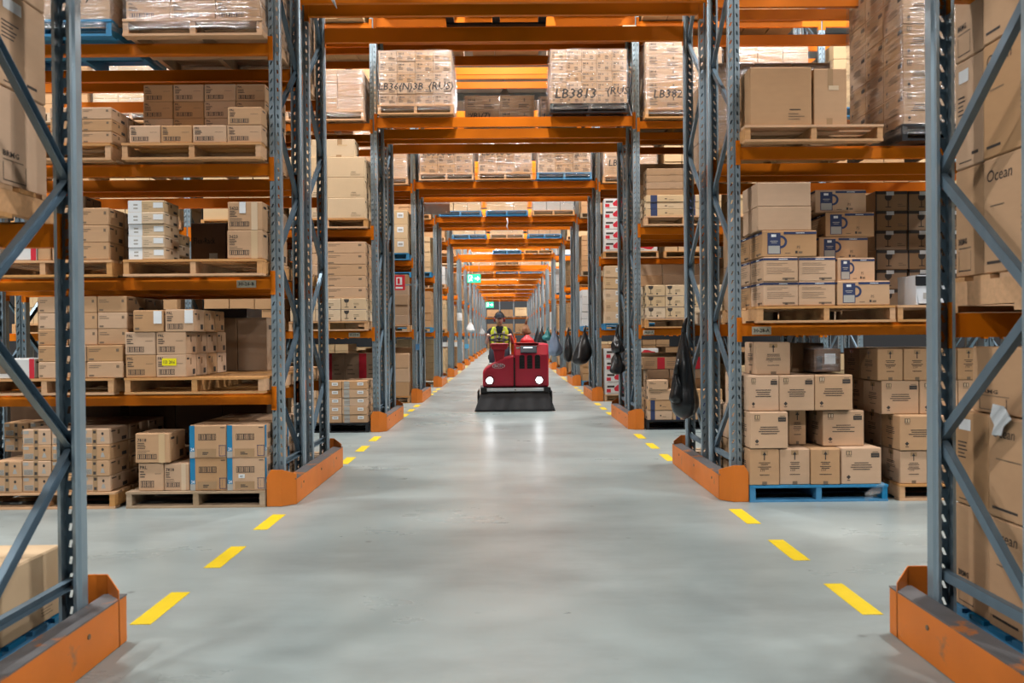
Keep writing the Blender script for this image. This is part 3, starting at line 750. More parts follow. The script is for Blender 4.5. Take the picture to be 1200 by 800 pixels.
# 1.945 level
L = LEFT2[1]
pallet(A_X, YF, L, 'pale wooden pallet above the 30-26-B location label')
stack([150, 193], 300, YF + .01, L + PT, .096, 5, .33, 1, 'label', 'thin carton with white code sticker', 'above the B label', m=KRAFT_L, name='flat_carton')
stack([151, 193], 300, YF + .35, L + PT, .096, 3, .3, 2, '', 'thin carton behind sticker stack', 'of level two', m=KRAFT_L, name='flat_carton', tops=True)
stack([265.5, 307.5], 290, YF + .01, L + PT, .236, 1, .4, 2, 'code:3623', 'brown carton printed 3623', 'on the pallet above the location label')
stack([266, 307.5], 250, YF + .015, L + PT + .239, .235, 1, .4, 2, 'code:5622', 'brown carton printed 5622', 'with a white note, atop the 3623 carton', extra={(0, 0, 0): [(LABEL, .34, .6, .52, 1.0, '')]})
pallet(-3.205, YR, L, 'rear wooden pallet on the second beam of the left bay')
stack([223, 264.6, 306], 280, YR + .01, L + PT, .46, 1, .7, 1, '', 'shade-darkened brown carton', 'on the rear second beam', styles=['rack', ''], m=KRAFT_S)
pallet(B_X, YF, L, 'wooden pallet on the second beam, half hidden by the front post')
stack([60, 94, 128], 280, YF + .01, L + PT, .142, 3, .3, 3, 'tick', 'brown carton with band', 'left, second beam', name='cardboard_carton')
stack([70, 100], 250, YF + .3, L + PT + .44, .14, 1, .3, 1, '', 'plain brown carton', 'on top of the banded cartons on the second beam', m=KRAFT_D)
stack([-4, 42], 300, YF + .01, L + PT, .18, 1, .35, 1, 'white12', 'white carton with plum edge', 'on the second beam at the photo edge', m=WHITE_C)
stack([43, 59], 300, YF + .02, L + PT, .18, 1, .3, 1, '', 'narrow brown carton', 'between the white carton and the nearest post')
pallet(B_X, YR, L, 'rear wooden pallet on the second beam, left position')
stack([42, 75, 108, 142], 280, YR + .01, L + PT, .33, 1, .7, 1, '', 'shade-darkened plain carton', 'on rear second beam', m=KRAFT_S)
# 2.935 level
L = LEFT2[2]
pallet(A_X, YF, L, 'wooden pallet on the third beam carrying small printed cartons')
stack([150.7, 188, 225, 265, 306.5], 160, YF + .01, L + PT, .143, 1, .34, 1, 'pr', 'small printed carton', 'front row, third beam')
stack([266, 306.5], 140, YF + .012, L + PT + .146, .148, 1, .34, 1, 'pr', 'small printed carton', 'alone atop the front row of the third beam', )
stack([167, 202.5, 239, 276, 311], 130, YF + .37, L + PT, .146, 4, .34, 2, 'pr', 'small printed carton', 'third beam', sgn=1)
pallet(B_X, YF, L, 'wooden pallet on the third beam, cut by the front post')
stack([58, 95, 131], 160, YF + .01, L + PT, .098, 3, .29, 4, 'tick', 'thin pale carton', 'third beam', name='flat_carton')
# top level: wrapped loads
L = LEFT2[3]
wrapped(A_X + .02, YF, L, 'wrapped carton load on a wooden pallet, top of the left bay', 3, .155, 7, style='pr', rows=2, sgn=1, side='side')
wrapped(B_X + .02, YF, L, 'wrapped load on a blue pallet high behind the nearest left post', 2, .3, 4, pm=BLUEP, style='', rows=2, writing=[('B340 ( )', .5, .12, .13)])
wrapped(A_X + .02, YR, L, 'wrapped load on the rear top beam of the left bay', 3, .2, 5, style='', rows=1, detail=0)

# ------------------------------------------------------------------ loads on the second rack, right bay
RA, RB = 2.0 - 0.0, 3.295
RA = max(2.036, px_x(870.5, 575, YF))
pallet(RA, YF, 0, 'blue pallet on the floor beside the right orange guard', BLUEP)
b = MB()
for i in range(5):
    a = i * .03; b.poly([(a, -.01 - .01 * (i % 2), .02 * i), (a + .04, -.02, .02 * i), (a + .05, -.015 + .012 * (i % 2), .09 + .02 * i), (a + .01, -.01, .07 + .015 * i)])
tag(b.build('torn_film', FILM, None, (px_x(1012, 575, YF), YF, .01)), 'scrap of torn film hanging on the blue pallet', 'film scrap')
ex = dict(sgn=-1, side='glass')
stack([876.8, 914, 950.2, 985], 550, YF + .01, PT, .30, 1, .36, 3, 'glass', 'fragile-arrow brown carton', 'bottom tier, blue pallet', tops=True, **ex)
stack([986, 1033.8], 550, YF + .01, PT, .305, 1, .36, 3, 'export', 'wide brown export carton', 'bottom right of the blue pallet', tops=True, **ex)
z = PT + .31
stack([872.8, 923.8], 500, YF + .0, z, .305, 1, .36, 3, 'export', 'brown export carton', 'second tier, nearest the blue-pallet guard post', **ex)
stack([924.6, 945.5], 500, YF + .22, z, .305, 1, .36, 1, 'glass', 'narrow arrow-marked carton', 'second tier, beside the dark gap', **ex)
stack([964, 1013], 500, YF + .12, z, .30, 1, .36, 2, 'export', 'brown export carton', 'second tier, right of the dark gap', **ex)
z += .312
stack([868.8, 913, 954.7, 1000], 455, YF + .06, z, .298, 1, .36, 2, 'export', 'brown export carton', 'third tier, blue pallet', tops=True, **ex)
z += .304
stack([886.5, 927], 415, YF + .1, z, .275, 1, .36, 1, 'glass', 'brown carton with black arrow', 'alone at the front of the topmost tier', **ex)
stack([927.5, 966], 415, YF + .5, z, .26, 1, .36, 1, 'plain', 'plain dark carton', 'set back on the topmost tier of the blue pallet', m=KRAFT_D, sgn=-1, side='')
t = thing('film_wrapped_carton', 'film-wrapped glassware carton with white label, topmost tier', 'carton', (px_x(966.5, 415, YF), YF + .25, z + .012))
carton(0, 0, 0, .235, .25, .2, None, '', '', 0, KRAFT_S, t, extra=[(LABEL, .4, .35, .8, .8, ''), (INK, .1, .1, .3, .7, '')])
film(t, -.004, -.004, 0.004, .237, .25, .23, .006, .06)
pallet(px_x(1054.3, 570, YF), YF, 0, 'wooden pallet on the floor right of the blue pallet', WOOD)
stack([1055.2, 1087, 1121, 1155, 1189], 545, YF + .01, PT, .275, 1, .36, 3, 'glass', 'fragile-arrow brown carton', 'bottom tier, wooden pallet', tops=True, **ex)
z = PT + .282
stack([1054.5, 1101, 1147, 1193], 505, YF + .0, z, .29, 1, .36, 3, 'export', 'brown export carton', 'second tier, wooden pallet', **ex)
z += .296
stack([1033.5, 1078, 1123, 1172], 465, YF + .12, z, .283, 1, .36, 2, 'export', 'brown export carton', 'third tier, wooden pallet', **ex)
z += .288
stack([1028.5, 1059, 1091, 1122, 1149, 1178], 420, YF + .12, z, .268, 1, .36, 2, 'glass', 'upright arrow carton', 'topmost tier, wooden pallet', **ex)
pallet(2.06, YR, 0, 'rear wooden pallet on the floor of the right bay', WOOD_O)
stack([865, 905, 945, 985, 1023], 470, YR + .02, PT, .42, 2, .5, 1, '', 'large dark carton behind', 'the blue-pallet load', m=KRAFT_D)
# 1.51 level
L = 1.51
xa = px_x(888, 370, YF)
pallet(xa, YF, L, 'pale wooden pallet carrying mug cartons above the 30-28-A label')
ex = dict(sgn=-1, side='lines', name='mug_carton')
Lm = L + PT
stack([894.4, 936, 980], 345, YF + .01, Lm, .203, 2, .37, 3, 'lines', 'navy-banded carton', 'left mug pallet', total=5, **ex)
stack([981.5, 1043.5], 345, YF + .01, Lm, .203, 1, .37, 1, 'mug', 'mug-print carton', 'bottom right corner of the mug pallet', **ex)
stack([981, 1026], 315, YF + .16, Lm + .207, .203, 1, .37, 1, 'mug', 'mug-print carton', 'second layer, partly behind the navy-banded cartons', **ex)
stack([893, 957.8], 285, YF + .01, Lm + .414, .218, 1, .37, 2, 'mug', 'mug-print carton', 'third layer, front, under plain cartons', **ex)
stack([960, 1018], 290, YF + .36, Lm + .414, .2, 1, .37, 1, 'mug', 'mug-print carton', 'third layer, in shade behind the front one', **ex)
stack([887.5, 951], 240, YF + .02, Lm + .636, .20, 2, .45, 1, '', 'plain tan carton', 'atop the mug stack', sgn=-1, side='', name='plain_carton')
stack([967, 1025], 255, YF + .37, Lm + .618, .215, 1, .37, 1, 'mug', 'mug-print carton', 'fourth layer, right of the plain cartons', **ex)
stack([955, 1015.5], 225, YF + .40, Lm + .837, .20, 1, .37, 1, 'mug', 'mug-print carton', 'topmost of all the mug cartons', **ex)
stack([885, 925, 962], 240, YF + .78, Lm + .62, .33, 1, .35, 1, '', 'plain brown carton', 'at the back of the mug pallet', sgn=-1, side='')
xb = px_x(1052, 370, YF)
pallet(xb, YF, L, 'wooden pallet with a white bin, right of the mug pallet')
b = MB(); W_, D_, H_ = .27, .33, .25
b.prism([(0.02, 0), (W_ - .02, 0), (W_, H_), (0, H_)], 'y', 0, .006); b.prism([(0.02, 0), (W_ - .02, 0), (W_, H_), (0, H_)], 'y', D_, D_ + .006)
b.box(.0, 0, 0, .01, D_, H_); b.box(W_ - .01, 0, 0, W_, D_, H_); b.box(.01, 0, 0, W_ - .01, D_, .01)
t = thing('plastic_bin', 'white open-topped bin on the pallet beside the mug cartons', 'bin', (px_x(1075, 340, YF), YF + .02, L + PT))
b.build('bin_body', mat('white_plastic', (.72, .74, .78), .4), t)
MB().box(-.006, -.006, H_ - .09, W_ + .006, 0, H_ - .01).build('rim', BLACKP, t); bb = MB(); bb.box(.06, -.003, .05, .13, -.0005, .1); bb.build('sticker', GREYL, t)
pallet(px_x(1030, 350, YR), YR, L, 'rear wooden pallet stacked with black-banded wine-glass cartons', WOOD_O)
stack([1026, 1064, 1105, 1146, 1182], 300, YR + .01, L + PT, .19, 6, .36, 1, 'goblettag', 'black-banded wine-glass carton', 'rear, right bay', m=KRAFT_D, sgn=-1, side='', name='banded_carton')
pallet(2.06, YR, L, 'rear wooden pallet behind the mug cartons', WOOD_O)
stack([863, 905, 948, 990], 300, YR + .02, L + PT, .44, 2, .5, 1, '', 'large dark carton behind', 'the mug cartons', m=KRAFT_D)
# 3.03 level
L = 3.03
pallet(px_x(873, 160, YF), YF, L, 'wooden pallet on the high beam under two big plain cartons')
stack([879.3, 952.3], 120, YF + .01, L + PT, .485, 1, .62, 1, 'plain', 'big plain tan carton, wider of two', 'on the high right pallet', sgn=-1, side='', name='plain_carton')
stack([953.8, 993.5], 120, YF + .02, L + PT, .47, 1, .6, 1, 'plaintape', 'taped plain tan carton, narrower of two', 'on the high right pallet', sgn=-1, side='', name='plain_carton')
wrapped(2.06, YR, L, 'wrapped brown load behind the two big plain cartons', 3, .3, 3, style='', m=KRAFT_D, rows=1, sgn=-1)
wrapped(px_x(1057, 100, YF), YF, L, 'tall film-wrapped load on black pallet, upper right of photo', 4, .28, 5, style='export', pm=BLACKP, rows=3, sgn=-1, side='export', group=None)

# ------------------------------------------------------------------ nearest rack: loads seen through its rear frames
YA = 1.82 + .15 + RACKD + .165          # rear edge of the rear pallets
def near_stack(s, xin, spans, zs, kind, loc, m=KRAFT, styles=('word:Ocean', 'brmg', 'bigside')):
    """cartons with their printed side towards the tunnel; spans are (y0, y1)"""
    for k, (z0, z1) in enumerate(zs):
        for i, (y0, y1) in enumerate(spans):
            off = .012 if i == 0 else 0
            w_ = .58; x = (xin + off) if s > 0 else (xin - w_ - off)
            o = link('large_carton', carton_mesh(w_, y1 - y0 - .01, z1 - z0 - .004, m, 0), None, (x, y0, z0))
            lab = f'{kind}, ' + ('', '')[0] + layname(k, len(zs)) + ', ' + ('farther one' if i == 0 else 'nearer one' if i == 1 else 'nearest one') + ' ' + loc
            tag(o, lab, 'carton')
            st = styles[0] if i else styles[1 + (k % 2)]
            pm = print_mesh(st, y1 - y0 - .01, z1 - z0 - .004)
            if s > 0: link('printing', pm, o, (0, y1 - y0 - .01, 0), -PI / 2)
            else: link('printing', pm, o, (w_, 0, 0), PI / 2)
# right
pallet(2.10, YA - 1.165, 0, 'blue pallet on the floor, right edge of photo', BLUEP)
near_stack(1, 2.11, [(YA - .31, YA - .02), (YA - .80, YA - .32), (YA - 1.16, YA - .81)], [(PT, .62), (.624, 1.06)], 'large brown carton', 'at right floor edge')
near_stack(1, 2.13, [(YA - .62, YA - .14), (YA - 1.13, YA - .64)], [(1.063, 1.36)], 'upper brown carton', 'above the floor pair at right')
# thick skid on the right
b = thing('wooden_skid', 'thick wooden skid on the beam at the right photo edge', 'pallet', (2.10, YA - 1.165, 1.515))
for y in (0, .53, 1.06): MB().box(0, y, 0, 1.0, y + .1, .03).build('base_board', WOOD, b)
for x in (0, .45, .92): MB().box(x, 0, .03, x + .08, 1.16, .14).build('bearer', WOOD, b)
for y in (0, .2, .4, .6, .8, 1.0): MB().box(.0, y, .14, 1.0, y + .13, .16).build('deck_board', WOOD, b)
near_stack(1, 2.115, [(YA - .27, YA - .03), (YA - .74, YA - .28), (YA - 1.16, YA - .75)], [(1.68, 2.18), (2.183, 2.68), (2.683, 3.15)], 'tall brown carton', 'on the right-edge skid')
# left
pallet(-2.10 - 1.0, YA - 1.165, 0, 'blue pallet on the floor, left edge of photo', BLUEP, wd=1.0)
near_stack(-1, -2.10, [(YA - .5, YA - .02), (YA - 1.0, YA - .52)], [(PT, .46)], 'low pale carton', 'at left floor edge', m=KRAFT_L, styles=('plain', 'plain', 'plain'))
for i, (a, c) in enumerate(((YA - .5, YA - .02), (YA - 1.0, YA - .52))):
    tag(link('large_carton', carton_mesh(.4, c - a - .01, .31, KRAFT_L, 1), None, (-3.09, a, PT)), 'pale carton behind the low floor pair, ' + ('farther', 'nearer')[i] + ' one at left edge', 'carton')
pallet(-2.13 - 1.0, YA - 1.165, 1.95, 'wooden pallet on the beam at the left photo edge', WOOD, wd=1.0)
near_stack(-1, -2.145, [(YA - .42, YA - .02), (YA - .80, YA - .43), (YA - 1.16, YA - .81)], [(2.095, 2.52), (2.523, 2.95), (2.953, 3.4)], 'stained brown carton', 'on the left-edge pallet', styles=('bigside', 'brmg', 'bigside'))
# torn paper and strapping on the right-hand load
b = MB(); pts = [(0, 0), (.05, .05), (.13, .055), (.15, .0), (.12, -.035), (.14, -.08), (.07, -.075), (.055, -.035)]
b.prism([(p[0], p[1]) for p in pts], 'x', 0, .003)
tag(b.build('torn_paper', LABEL, None, (2.085, 3.43, 1.06)), 'torn white paper stuck on the upper brown carton at right', 'paper')
b = MB(); 
for i in range(4): b.tube([(0, -.02 * i, 0), (.01, -.01 - .02 * i, -.12), (.0, -.03 * i, -.26)], [.012, .03, .02], 8)
tag(b.build('black_film_roll', BAGM, None, (2.06, 3.27, 1.14), smooth=True), 'black plastic wrap hanging at the right photo edge', 'plastic wrap')

# ------------------------------------------------------------------ third rack
Y3 = 12.33; Y3R = Y3 + 1.19
def bayx(side, pos, ):
    """left edge of pallet position pos (0 nearest the tunnel) in the bays of one side"""
    off = HX + PW + .04 + (pos % 2) * 1.28 + (pos // 2) * (BAY + PW)
    return off if side > 0 else -off - 1.165
LATER = []
def load3(side, pos, L, n, h, cols, style, desc, loc, m=KRAFT, pm=WOOD, Yf=Y3, rows=2, sd='side', name='cardboard_carton', plab=None, tops=False, group=None, inset=0.02):
    if pos:
        LATER.append((bayx(side, pos), Yf, L, cols, n, h)); pallet(bayx(side, pos), Yf, L, 'pallet ' + loc + ' under the ' + desc + 's', pm, detail=0); return
    x = bayx(side, pos); pallet(x, Yf, L, plab or ('pallet under the ' + desc + 's ' + loc), pm, detail=0 if plab is None and Yf > 20 else 2)
    e = [x + inset + (1.165 - 2 * inset) * i / cols for i in range(cols + 1)]
    stack(None, 0, Yf + .01, L + PT, h, n, .36, rows, style, desc, loc, -side, sd, m, xs_m=e, name=name, tops=tops, group=group)
# right of the tunnel
load3(1, 0, 0, 2, .145, 3, 'band', 'dark-banded carton', 'third rack right floor', pm=BLACKP, tops=True)
e0 = bayx(1, 0)
stack(None, 0, Y3 + .01, PT + .296, .15, 1, .36, 2, 'tick', 'long brown carton', 'above dark-banded cartons', -1, xs_m=[e0 + .03, e0 + .6, e0 + 1.14])
stack(None, 0, Y3 + .0, PT + .45, .14, 1, .33, 1, 'tick', 'single brown carton', 'on the long cartons of third rack right', -1, xs_m=[e0 + .03, e0 + .33])
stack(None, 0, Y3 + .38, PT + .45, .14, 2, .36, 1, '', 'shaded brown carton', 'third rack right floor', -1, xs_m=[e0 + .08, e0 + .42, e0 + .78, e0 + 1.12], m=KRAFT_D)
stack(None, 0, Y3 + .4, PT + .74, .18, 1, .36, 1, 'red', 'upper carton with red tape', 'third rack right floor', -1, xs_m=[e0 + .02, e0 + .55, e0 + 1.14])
load3(1, 1, 0, 5, .16, 4, 'wl', 'labelled brown carton', 'farther right floor, third rack')
load3(1, 0, STD[0], 3, .162, 4, 'goblet', 'goblet-print carton', 'third rack right', m=KRAFT_L, name='goblet_carton')
stack(None, 0, Y3 + .76, STD[0] + PT, .17, 5, .36, 1, '', 'plain back carton', 'behind the goblet cartons', -1, xs_m=[e0 + .02, e0 + .4, e0 + .78, e0 + 1.15])
load3(1, 1, STD[0], 4, .2, 3, '', 'plain brown carton', 'third rack, right outer position')
load3(1, 0, STD[1], 3, .10, 2, 'band', 'flat banded carton', 'third rack right, high beam', m=KRAFT_L)
e = [e0 + .05, e0 + .6, e0 + 1.12]
stack(None, 0, Y3 + .1, STD[1] + PT + .31, .10, 4, .36, 1, 'plain', 'flat dark carton', 'atop flat banded cartons', -1, xs_m=e, m=KRAFT_D)
load3(1, 1, STD[1], 4, .25, 3, '', 'plain tan carton', 'third rack, right outer high beam', m=KRAFT_L)
wrapped(e0 + .02, Y3, STD[2], 'wrapped load marked LB382A right of the tunnel', 2, .2, 5, rows=2, sgn=-1, writing=[('LB382A', .1, .14, .125)], style='wrapprint')
wrapped(e0 + 1.3, Y3, STD[2], 'wrapped load beyond the LB382A load', 3, .2, 5, rows=1, sgn=-1, style='')
# left of the tunnel
load3(-1, 0, 0, 5, .122, 3, 'wl:1', 'white-labelled carton', 'third rack left floor', pm=BLACKP)
f0 = bayx(-1, 0)
pallet(f0, Y3R, 0, 'rear pallet on the floor of the third rack, left', WOOD, detail=2)
stack(None, 0, Y3R + .02, PT, .5, 2, .5, 1, 'red', 'large carton with red squares', 'third rack left rear', 1, xs_m=[f0 + .02, f0 + .58, f0 + 1.14], m=KRAFT_D)
load3(-1, 1, 0, 4, .2, 3, '', 'plain brown carton', 'third rack, left outer floor')
load3(-1, 0, STD[0], 2, .165, 3, 'goblet', 'goblet-print carton', 'third rack left', m=KRAFT_L, name='goblet_carton')
stack(None, 0, Y3 + .03, STD[0] + PT + .338, .165, 5, .36, 2, 'tick', 'upper brown carton', 'third rack left', 1, xs_m=[f0 + .05, f0 + .55, f0 + 1.14])
load3(-1, 1, STD[0], 5, .19, 3, '', 'plain tan carton', 'third rack, left outer middle beam')
load3(-1, 0, STD[1], 3, .30, 2, 'plain', 'large tan carton', 'third rack left, high beam', m=KRAFT_L)
stack(None, 0, Y3 + .03, STD[1] + PT + .91, .26, 1, .36, 1, 'plaintape', 'taped large carton', 'crowning third rack left high beam', 1, xs_m=[f0 + .1, f0 + .55, f0 + 1.0], m=KRAFT_L)
load3(-1, 1, STD[1], 4, .26, 3, '', 'large plain carton', 'third rack, left outer high beam', m=KRAFT_L)
load3(-1, 2, STD[1], 4, .26, 3, '', 'pale plain carton', 'third rack, left far bay high beam', m=KRAFT_L, rows=1)
load3(-1, 2, STD[0], 5, .2, 3, '', 'pale plain carton', 'third rack, left far bay middle beam', rows=1)
for q, xx in enumerate((f0 - .02, f0 - 1.28, f0 - 2.88)):
    wrapped(xx, Y3, STD[2], ['wrapped load left of the tunnel on the third rack, above tan cartons', 'pale wrapped load second from tunnel, third rack left', 'pale wrapped load third from tunnel, third rack left'][q], 3, .2, [3, 4, 4][q], m=[KRAFT, KRAFT_L, KRAFT_L][q], rows=1, sgn=1, style='')
# over the tunnel
wrapped(px_x(442, 100, Y3 + .0), Y3, 4.703, 'wrapped load marked LB36 over the tunnel, left on third rack', 4, .158, 5, rows=2, sgn=1, writing=[('LB36(N)3B', .02, .17, .14), ('(RUS)', .68, .17, .15)], wd=1.12)
wrapped(px_x(644.5, 100, Y3), Y3, 4.703, 'wrapped load marked LB3813 over the tunnel, right on third rack', 5, .158, 5, rows=2, sgn=-1, pm=BLACKP, writing=[('LB3813', .06, .06, .15), ('(RUS)', .72, .08, .15)])
wrapped(px_x(543, 100, Y3R), Y3R, 4.703, 'low wrapped load between the two marked loads, rear beam', 2, .23, 2, rows=1, sgn=1, writing=[('(B)(7)', .1, .05, .13)])
wrapped(px_x(612, 100, Y3R) + .27, Y3R + .06, 4.703, 'small wrapped load beside the LB3813 load, rear beam', 2, .23, 2, rows=1, sgn=1, writing=[('LB36', .1, .05, .13)], wd=.62)

# ------------------------------------------------------------------ fourth rack: tunnel loads and first positions
Y4 = 17.58
for (xp, lab, wr, pm) in ((490.5, 'wrapped load marked LB398C over tunnel, left on fourth rack', [('LB398C', .08, .36, .14), ('(RUS)', .62, .36, .14)], WOOD),
                          (559.5, 'wrapped load marked LB398C over tunnel, middle on fourth rack', [('LB398C', .08, .36, .14), ('(RUS)', .6, .38, .12)], WOOD),
                          (629.0, 'shiny wrapped load marked B14858A over tunnel, right on fourth rack', [('B14858A', .1, .4, .14), ('(RUS)', .7, .3, .10)], BLUEP)):
    wrapped(px_x(xp, 200, Y4), Y4, 4.703, lab, 3, .2, 4, rows=1, pm=pm, writing=wr, style='wrapprint', sgn=1)
def load4(side, pos, L, n, h, cols, style, desc, loc, m=KRAFT, pm=WOOD, Yf=Y4, rows=1, name='cardboard_carton'):
    load3(side, pos, L, n, h, cols, style, desc, loc, m, pm, Yf, rows, '', name)
load4(1, 0, 0, 4, .24, 2, 'berry', 'white carton with red fruit print', 'fourth rack right floor', WHITE_C, name='fruit_carton')
load4(1, 0, STD[1], 5, .22, 2, 'berry', 'white carton with red fruit', 'fourth rack high', WHITE_C, name='fruit_carton')
load4(1, 0, STD[0], 5, .24, 3, 'wl', 'labelled tan carton', 'fourth rack right', KRAFT_L, pm=BLUEP)
load4(-1, 0, 0, 3, .3, 2, '', 'large tan carton', 'fourth rack left floor')
load4(-1, 0, STD[0], 5, .21, 2, '', 'dark tan carton', 'fourth rack left middle', KRAFT_D)
load4(-1, 0, STD[1], 3, .3, 2, 'wl', 'pale carton', 'fourth rack left high beam', KRAFT_L, pm=BLUEP)
for s in (-1, 1):
    wrapped(bayx(s, 0), Y4, STD[2], 'tall wrapped load ' + ('left' if s < 0 else 'right') + ' of the tunnel on the fourth rack', 3, .2, 5, rows=1, sgn=-s, style='', writing=[('LB390C', .1, .2, .14)])

# ------------------------------------------------------------------ racks beyond: pallets are things, their many small cartons one mass
mass = MB()
MM = [KRAFT, KRAFT_D, KRAFT_L, WHITE_C, GREYL]
def mass_stack(x, yf, z, w_, d, cols, n, h, mi, rows=2):
    cw = w_ / cols
    for k in range(n):
        for i in range(cols):
            for j in range(rows):
                jx = rnd.uniform(-.006, .006); g = .006
                mass.box(x + i * cw + g + jx, yf + j * d / rows + rnd.uniform(.003, .02), z + k * h + .003, x + (i + 1) * cw - g + jx, yf + (j + 1) * d / rows - .006, z + (k + 1) * h - .004, mi)
for (x, yf, z, cols, n, h) in LATER: mass_stack(x + .02, yf + .02, z + PH, 1.12, 1.1, cols, n, h, rnd.choice([0, 2]), 2)
for r in range(len(RY)):  # upper loads, mostly unseen, added to shade the bays and beams below
    for s in (-1, 1):
        for p in range(2 if r < 6 else 1):
            for bk in (0, 1):
                mass_stack(bayx(s, p), RY[r] + bk * 1.19, 6.13, 1.14, 1.1, 3, 4, .24, rnd.choice([0, 2]), 1)
    if r in (1, 2):
        for q in range(3):
            for bk in (0, 1): mass_stack(-HX + .09 + q * 1.28, RY[r] + bk * 1.19, 6.21, 1.14, 1.1, 3, 4, .24, rnd.choice([0, 2]), 1)
sidew = {-1: 'left', 1: 'right'}
levn = {0: 'floor', 1.51: 'first beam', 3.03: 'second beam', 4.62: 'third beam', 6.12: 'fourth beam'}
for r in range(2, len(RY)):
    yb = RY[r] - .02
    for back in (0, 1):
        yf = yb + back * 1.19
        for s in (-1, 1):
            npos = 4 if r == 2 else 3 if r == 3 else 2 if r < 7 else 1
            if back and r > 6: continue
            for p in range(npos):
                for z in (0, 1.51, 3.03, 4.62):
                    if r == 2 and not back and (p < 2 or (s < 0 and p == 2 and z > 1)): continue
                    if r == 2 and back and (s < 0 and p == 0 and z == 0): continue
                    if r == 3 and not back and p == 0: continue
                    if rnd.random() < (.12 if r > 3 else .04): continue
                    pmr = rnd.choice([WOOD, WOOD, WOOD_O, BLUEP])
                    x = bayx(s, p)
                    pallet(x, yf, z, f'pallet on {levn[z]}, {ORD[r]} rack, ' + ['position beside', 'second position from', 'third position from', 'fourth position from'][p] + f' the tunnel, {sidew[s]} side' + (' rear' if back else ''), pmr, detail=0, group='pallets on the farther racks')
                    hh = rnd.choice([.14, .17, .2, .24, .3]); top = rnd.uniform(.85, 1.2) + (.0 if not back else .04)
                    if r == 4 and s > 0 and p == 0 and z in (1.51,): mi = 3
                    else: mi = rnd.choice([0, 0, 0, 1, 2, 2, 2, 3 if r > 4 else 0])
                    mass_stack(x + .02, yf + .02, z + PH, 1.12, 1.1, rnd.choice([2, 3, 3, 4]), max(2, int(top / hh)), hh, mi)
    # loads over the tunnel on the farther racks
    if r >= 4:
        opts = {4: [('b', .14, 2, 3, KRAFT_L), ('b', .14, 1.42, 3, KRAFT), ('w', .2, 0, 2, GREYL)], 5: [('b', .1, 0, 0, None), ('w', .1, 0, 1, KRAFT), ('b', .1, 0, 0, None)]}
        for q in range(3):
            x = -HX + .09 + q * 1.28
            if r == 4: pmr = BLUEP if q < 2 else WOOD
            elif r == 5: pmr = BLUEP if q != 1 else WOOD
            else: pmr = rnd.choice([WOOD, WOOD, BLUEP])
            if r > 5 and rnd.random() < .3: continue
            pal = pallet(x, yb, 4.703, f'pallet over the tunnel on the {ORD[r]} rack, ' + ['left', 'middle', 'right'][q] + ' position', pmr, detail=0, group='pallets over the tunnel on the farther racks')
            n = 2 if (r == 4 and q == 2) else 4 if r == 4 else rnd.choice([0, 3, 4, 5])
            if r == 5: n = 4 if q == 1 else 3
            if n:
                mass_stack(x + .02, yb + .02, 4.703 + PH, 1.12, 1.1, 3, n, .2, 4 if (r == 4 and q == 2) else rnd.choice([0, 2, 2]))
                film(pal, -.01, -.01, PH * .5, 1.17, 1.15, PH + n * .2 + .01)
for i in range(5):
    for z in (0, 1.51, 3.03, 4.7):
        x = [-3.2, -1.85, -.55, .75, 2.1][i]
        pallet(x, ENDY, z + .001, 'pallet on the far cross rack, ' + {0: 'floor', 1.51: 'lowest beam', 3.03: 'middle beam', 4.7: 'top beam'}[z] + ', ' + ['leftmost', 'second from left', 'middle', 'second from right', 'rightmost'][i], WOOD, detail=0, group='pallets on the cross rack at the far end')
        mass_stack(x + .02, ENDY + .02, z + PH, 1.12, .7, 3, rnd.choice([2, 3, 4]), .2, rnd.choice([0, 1, 2]), 1)
tag(mass.build('distant_and_shading_cartons', MM), 'brown and white cartons on farther-rack pallets, plus unseen upper loads added for shade', 'cartons', kind='stuff')

# ------------------------------------------------------------------ signs
def sign_exit(name, px0, px1, py0, py1, Y, label):
    a = at(px0, py1, Y); c = at(px1, py0, Y); W_ = c.x - a.x; H_ = c.z - a.z
    t = thing(name, label, 'exit sign', (a.x, Y, a.z))
    MB().box(0, 0, 0, W_, .05, H_).build('housing', BLACKP, t)
    b = MB(); b.box(.01, -.006, .01, W_ - .01, 0, H_ - .01); b.build('green_panel', emit('sign_green', (.02, .55, .25), 1.3), t)
    b = MB(); y = -.008
    def q(x0, z0, x1, z1): b.poly([(x0 * W_, y, z0 * H_), (x1 * W_, y, z0 * H_), (x1 * W_, y, z1 * H_), (x0 * W_, y, z1 * H_)])
    # running figure in a doorway, then an arrow
    q(.10, .12, .13, .88); q(.10, .82, .30, .88)
    q(.30, .68, .36, .84)
    b.poly([(.22 * W_, y, .42 * H_), (.30 * W_, y, .38 * H_), (.36 * W_, y, .64 * H_), (.27 * W_, y, .68 * H_)])
    b.poly([(.22 * W_, y, .42 * H_), (.16 * W_, y, .2 * H_), (.20 * W_, y, .18 * H_), (.27 * W_, y, .38 * H_)])
    b.poly([(.27 * W_, y, .40 * H_), (.36 * W_, y, .2 * H_), (.40 * W_, y, .22 * H_), (.32 * W_, y, .42 * H_)])
    b.poly([(.34 * W_, y, .60 * H_), (.42 * W_, y, .5 * H_), (.43 * W_, y, .54 * H_), (.36 * W_, y, .66 * H_)])
    q(.55, .42, .76, .58); b.poly([(.74 * W_, y, .22 * H_), (.93 * W_, y, .5 * H_), (.74 * W_, y, .78 * H_)])
    b.build('white_symbol', emit('sign_white', (.9, 1, .95), 1.6), t)
    for x in (.15, .85): MB().box(x * W_ - .006, .02, H_, x * W_ + .006, .03, H_ + .5).build('hanger', GALV, t)
sign_exit('exit_sign', 547.5, 563.5, 321, 331.5, RY[7] - .1, 'green exit sign with running figure and arrow over the tunnel')
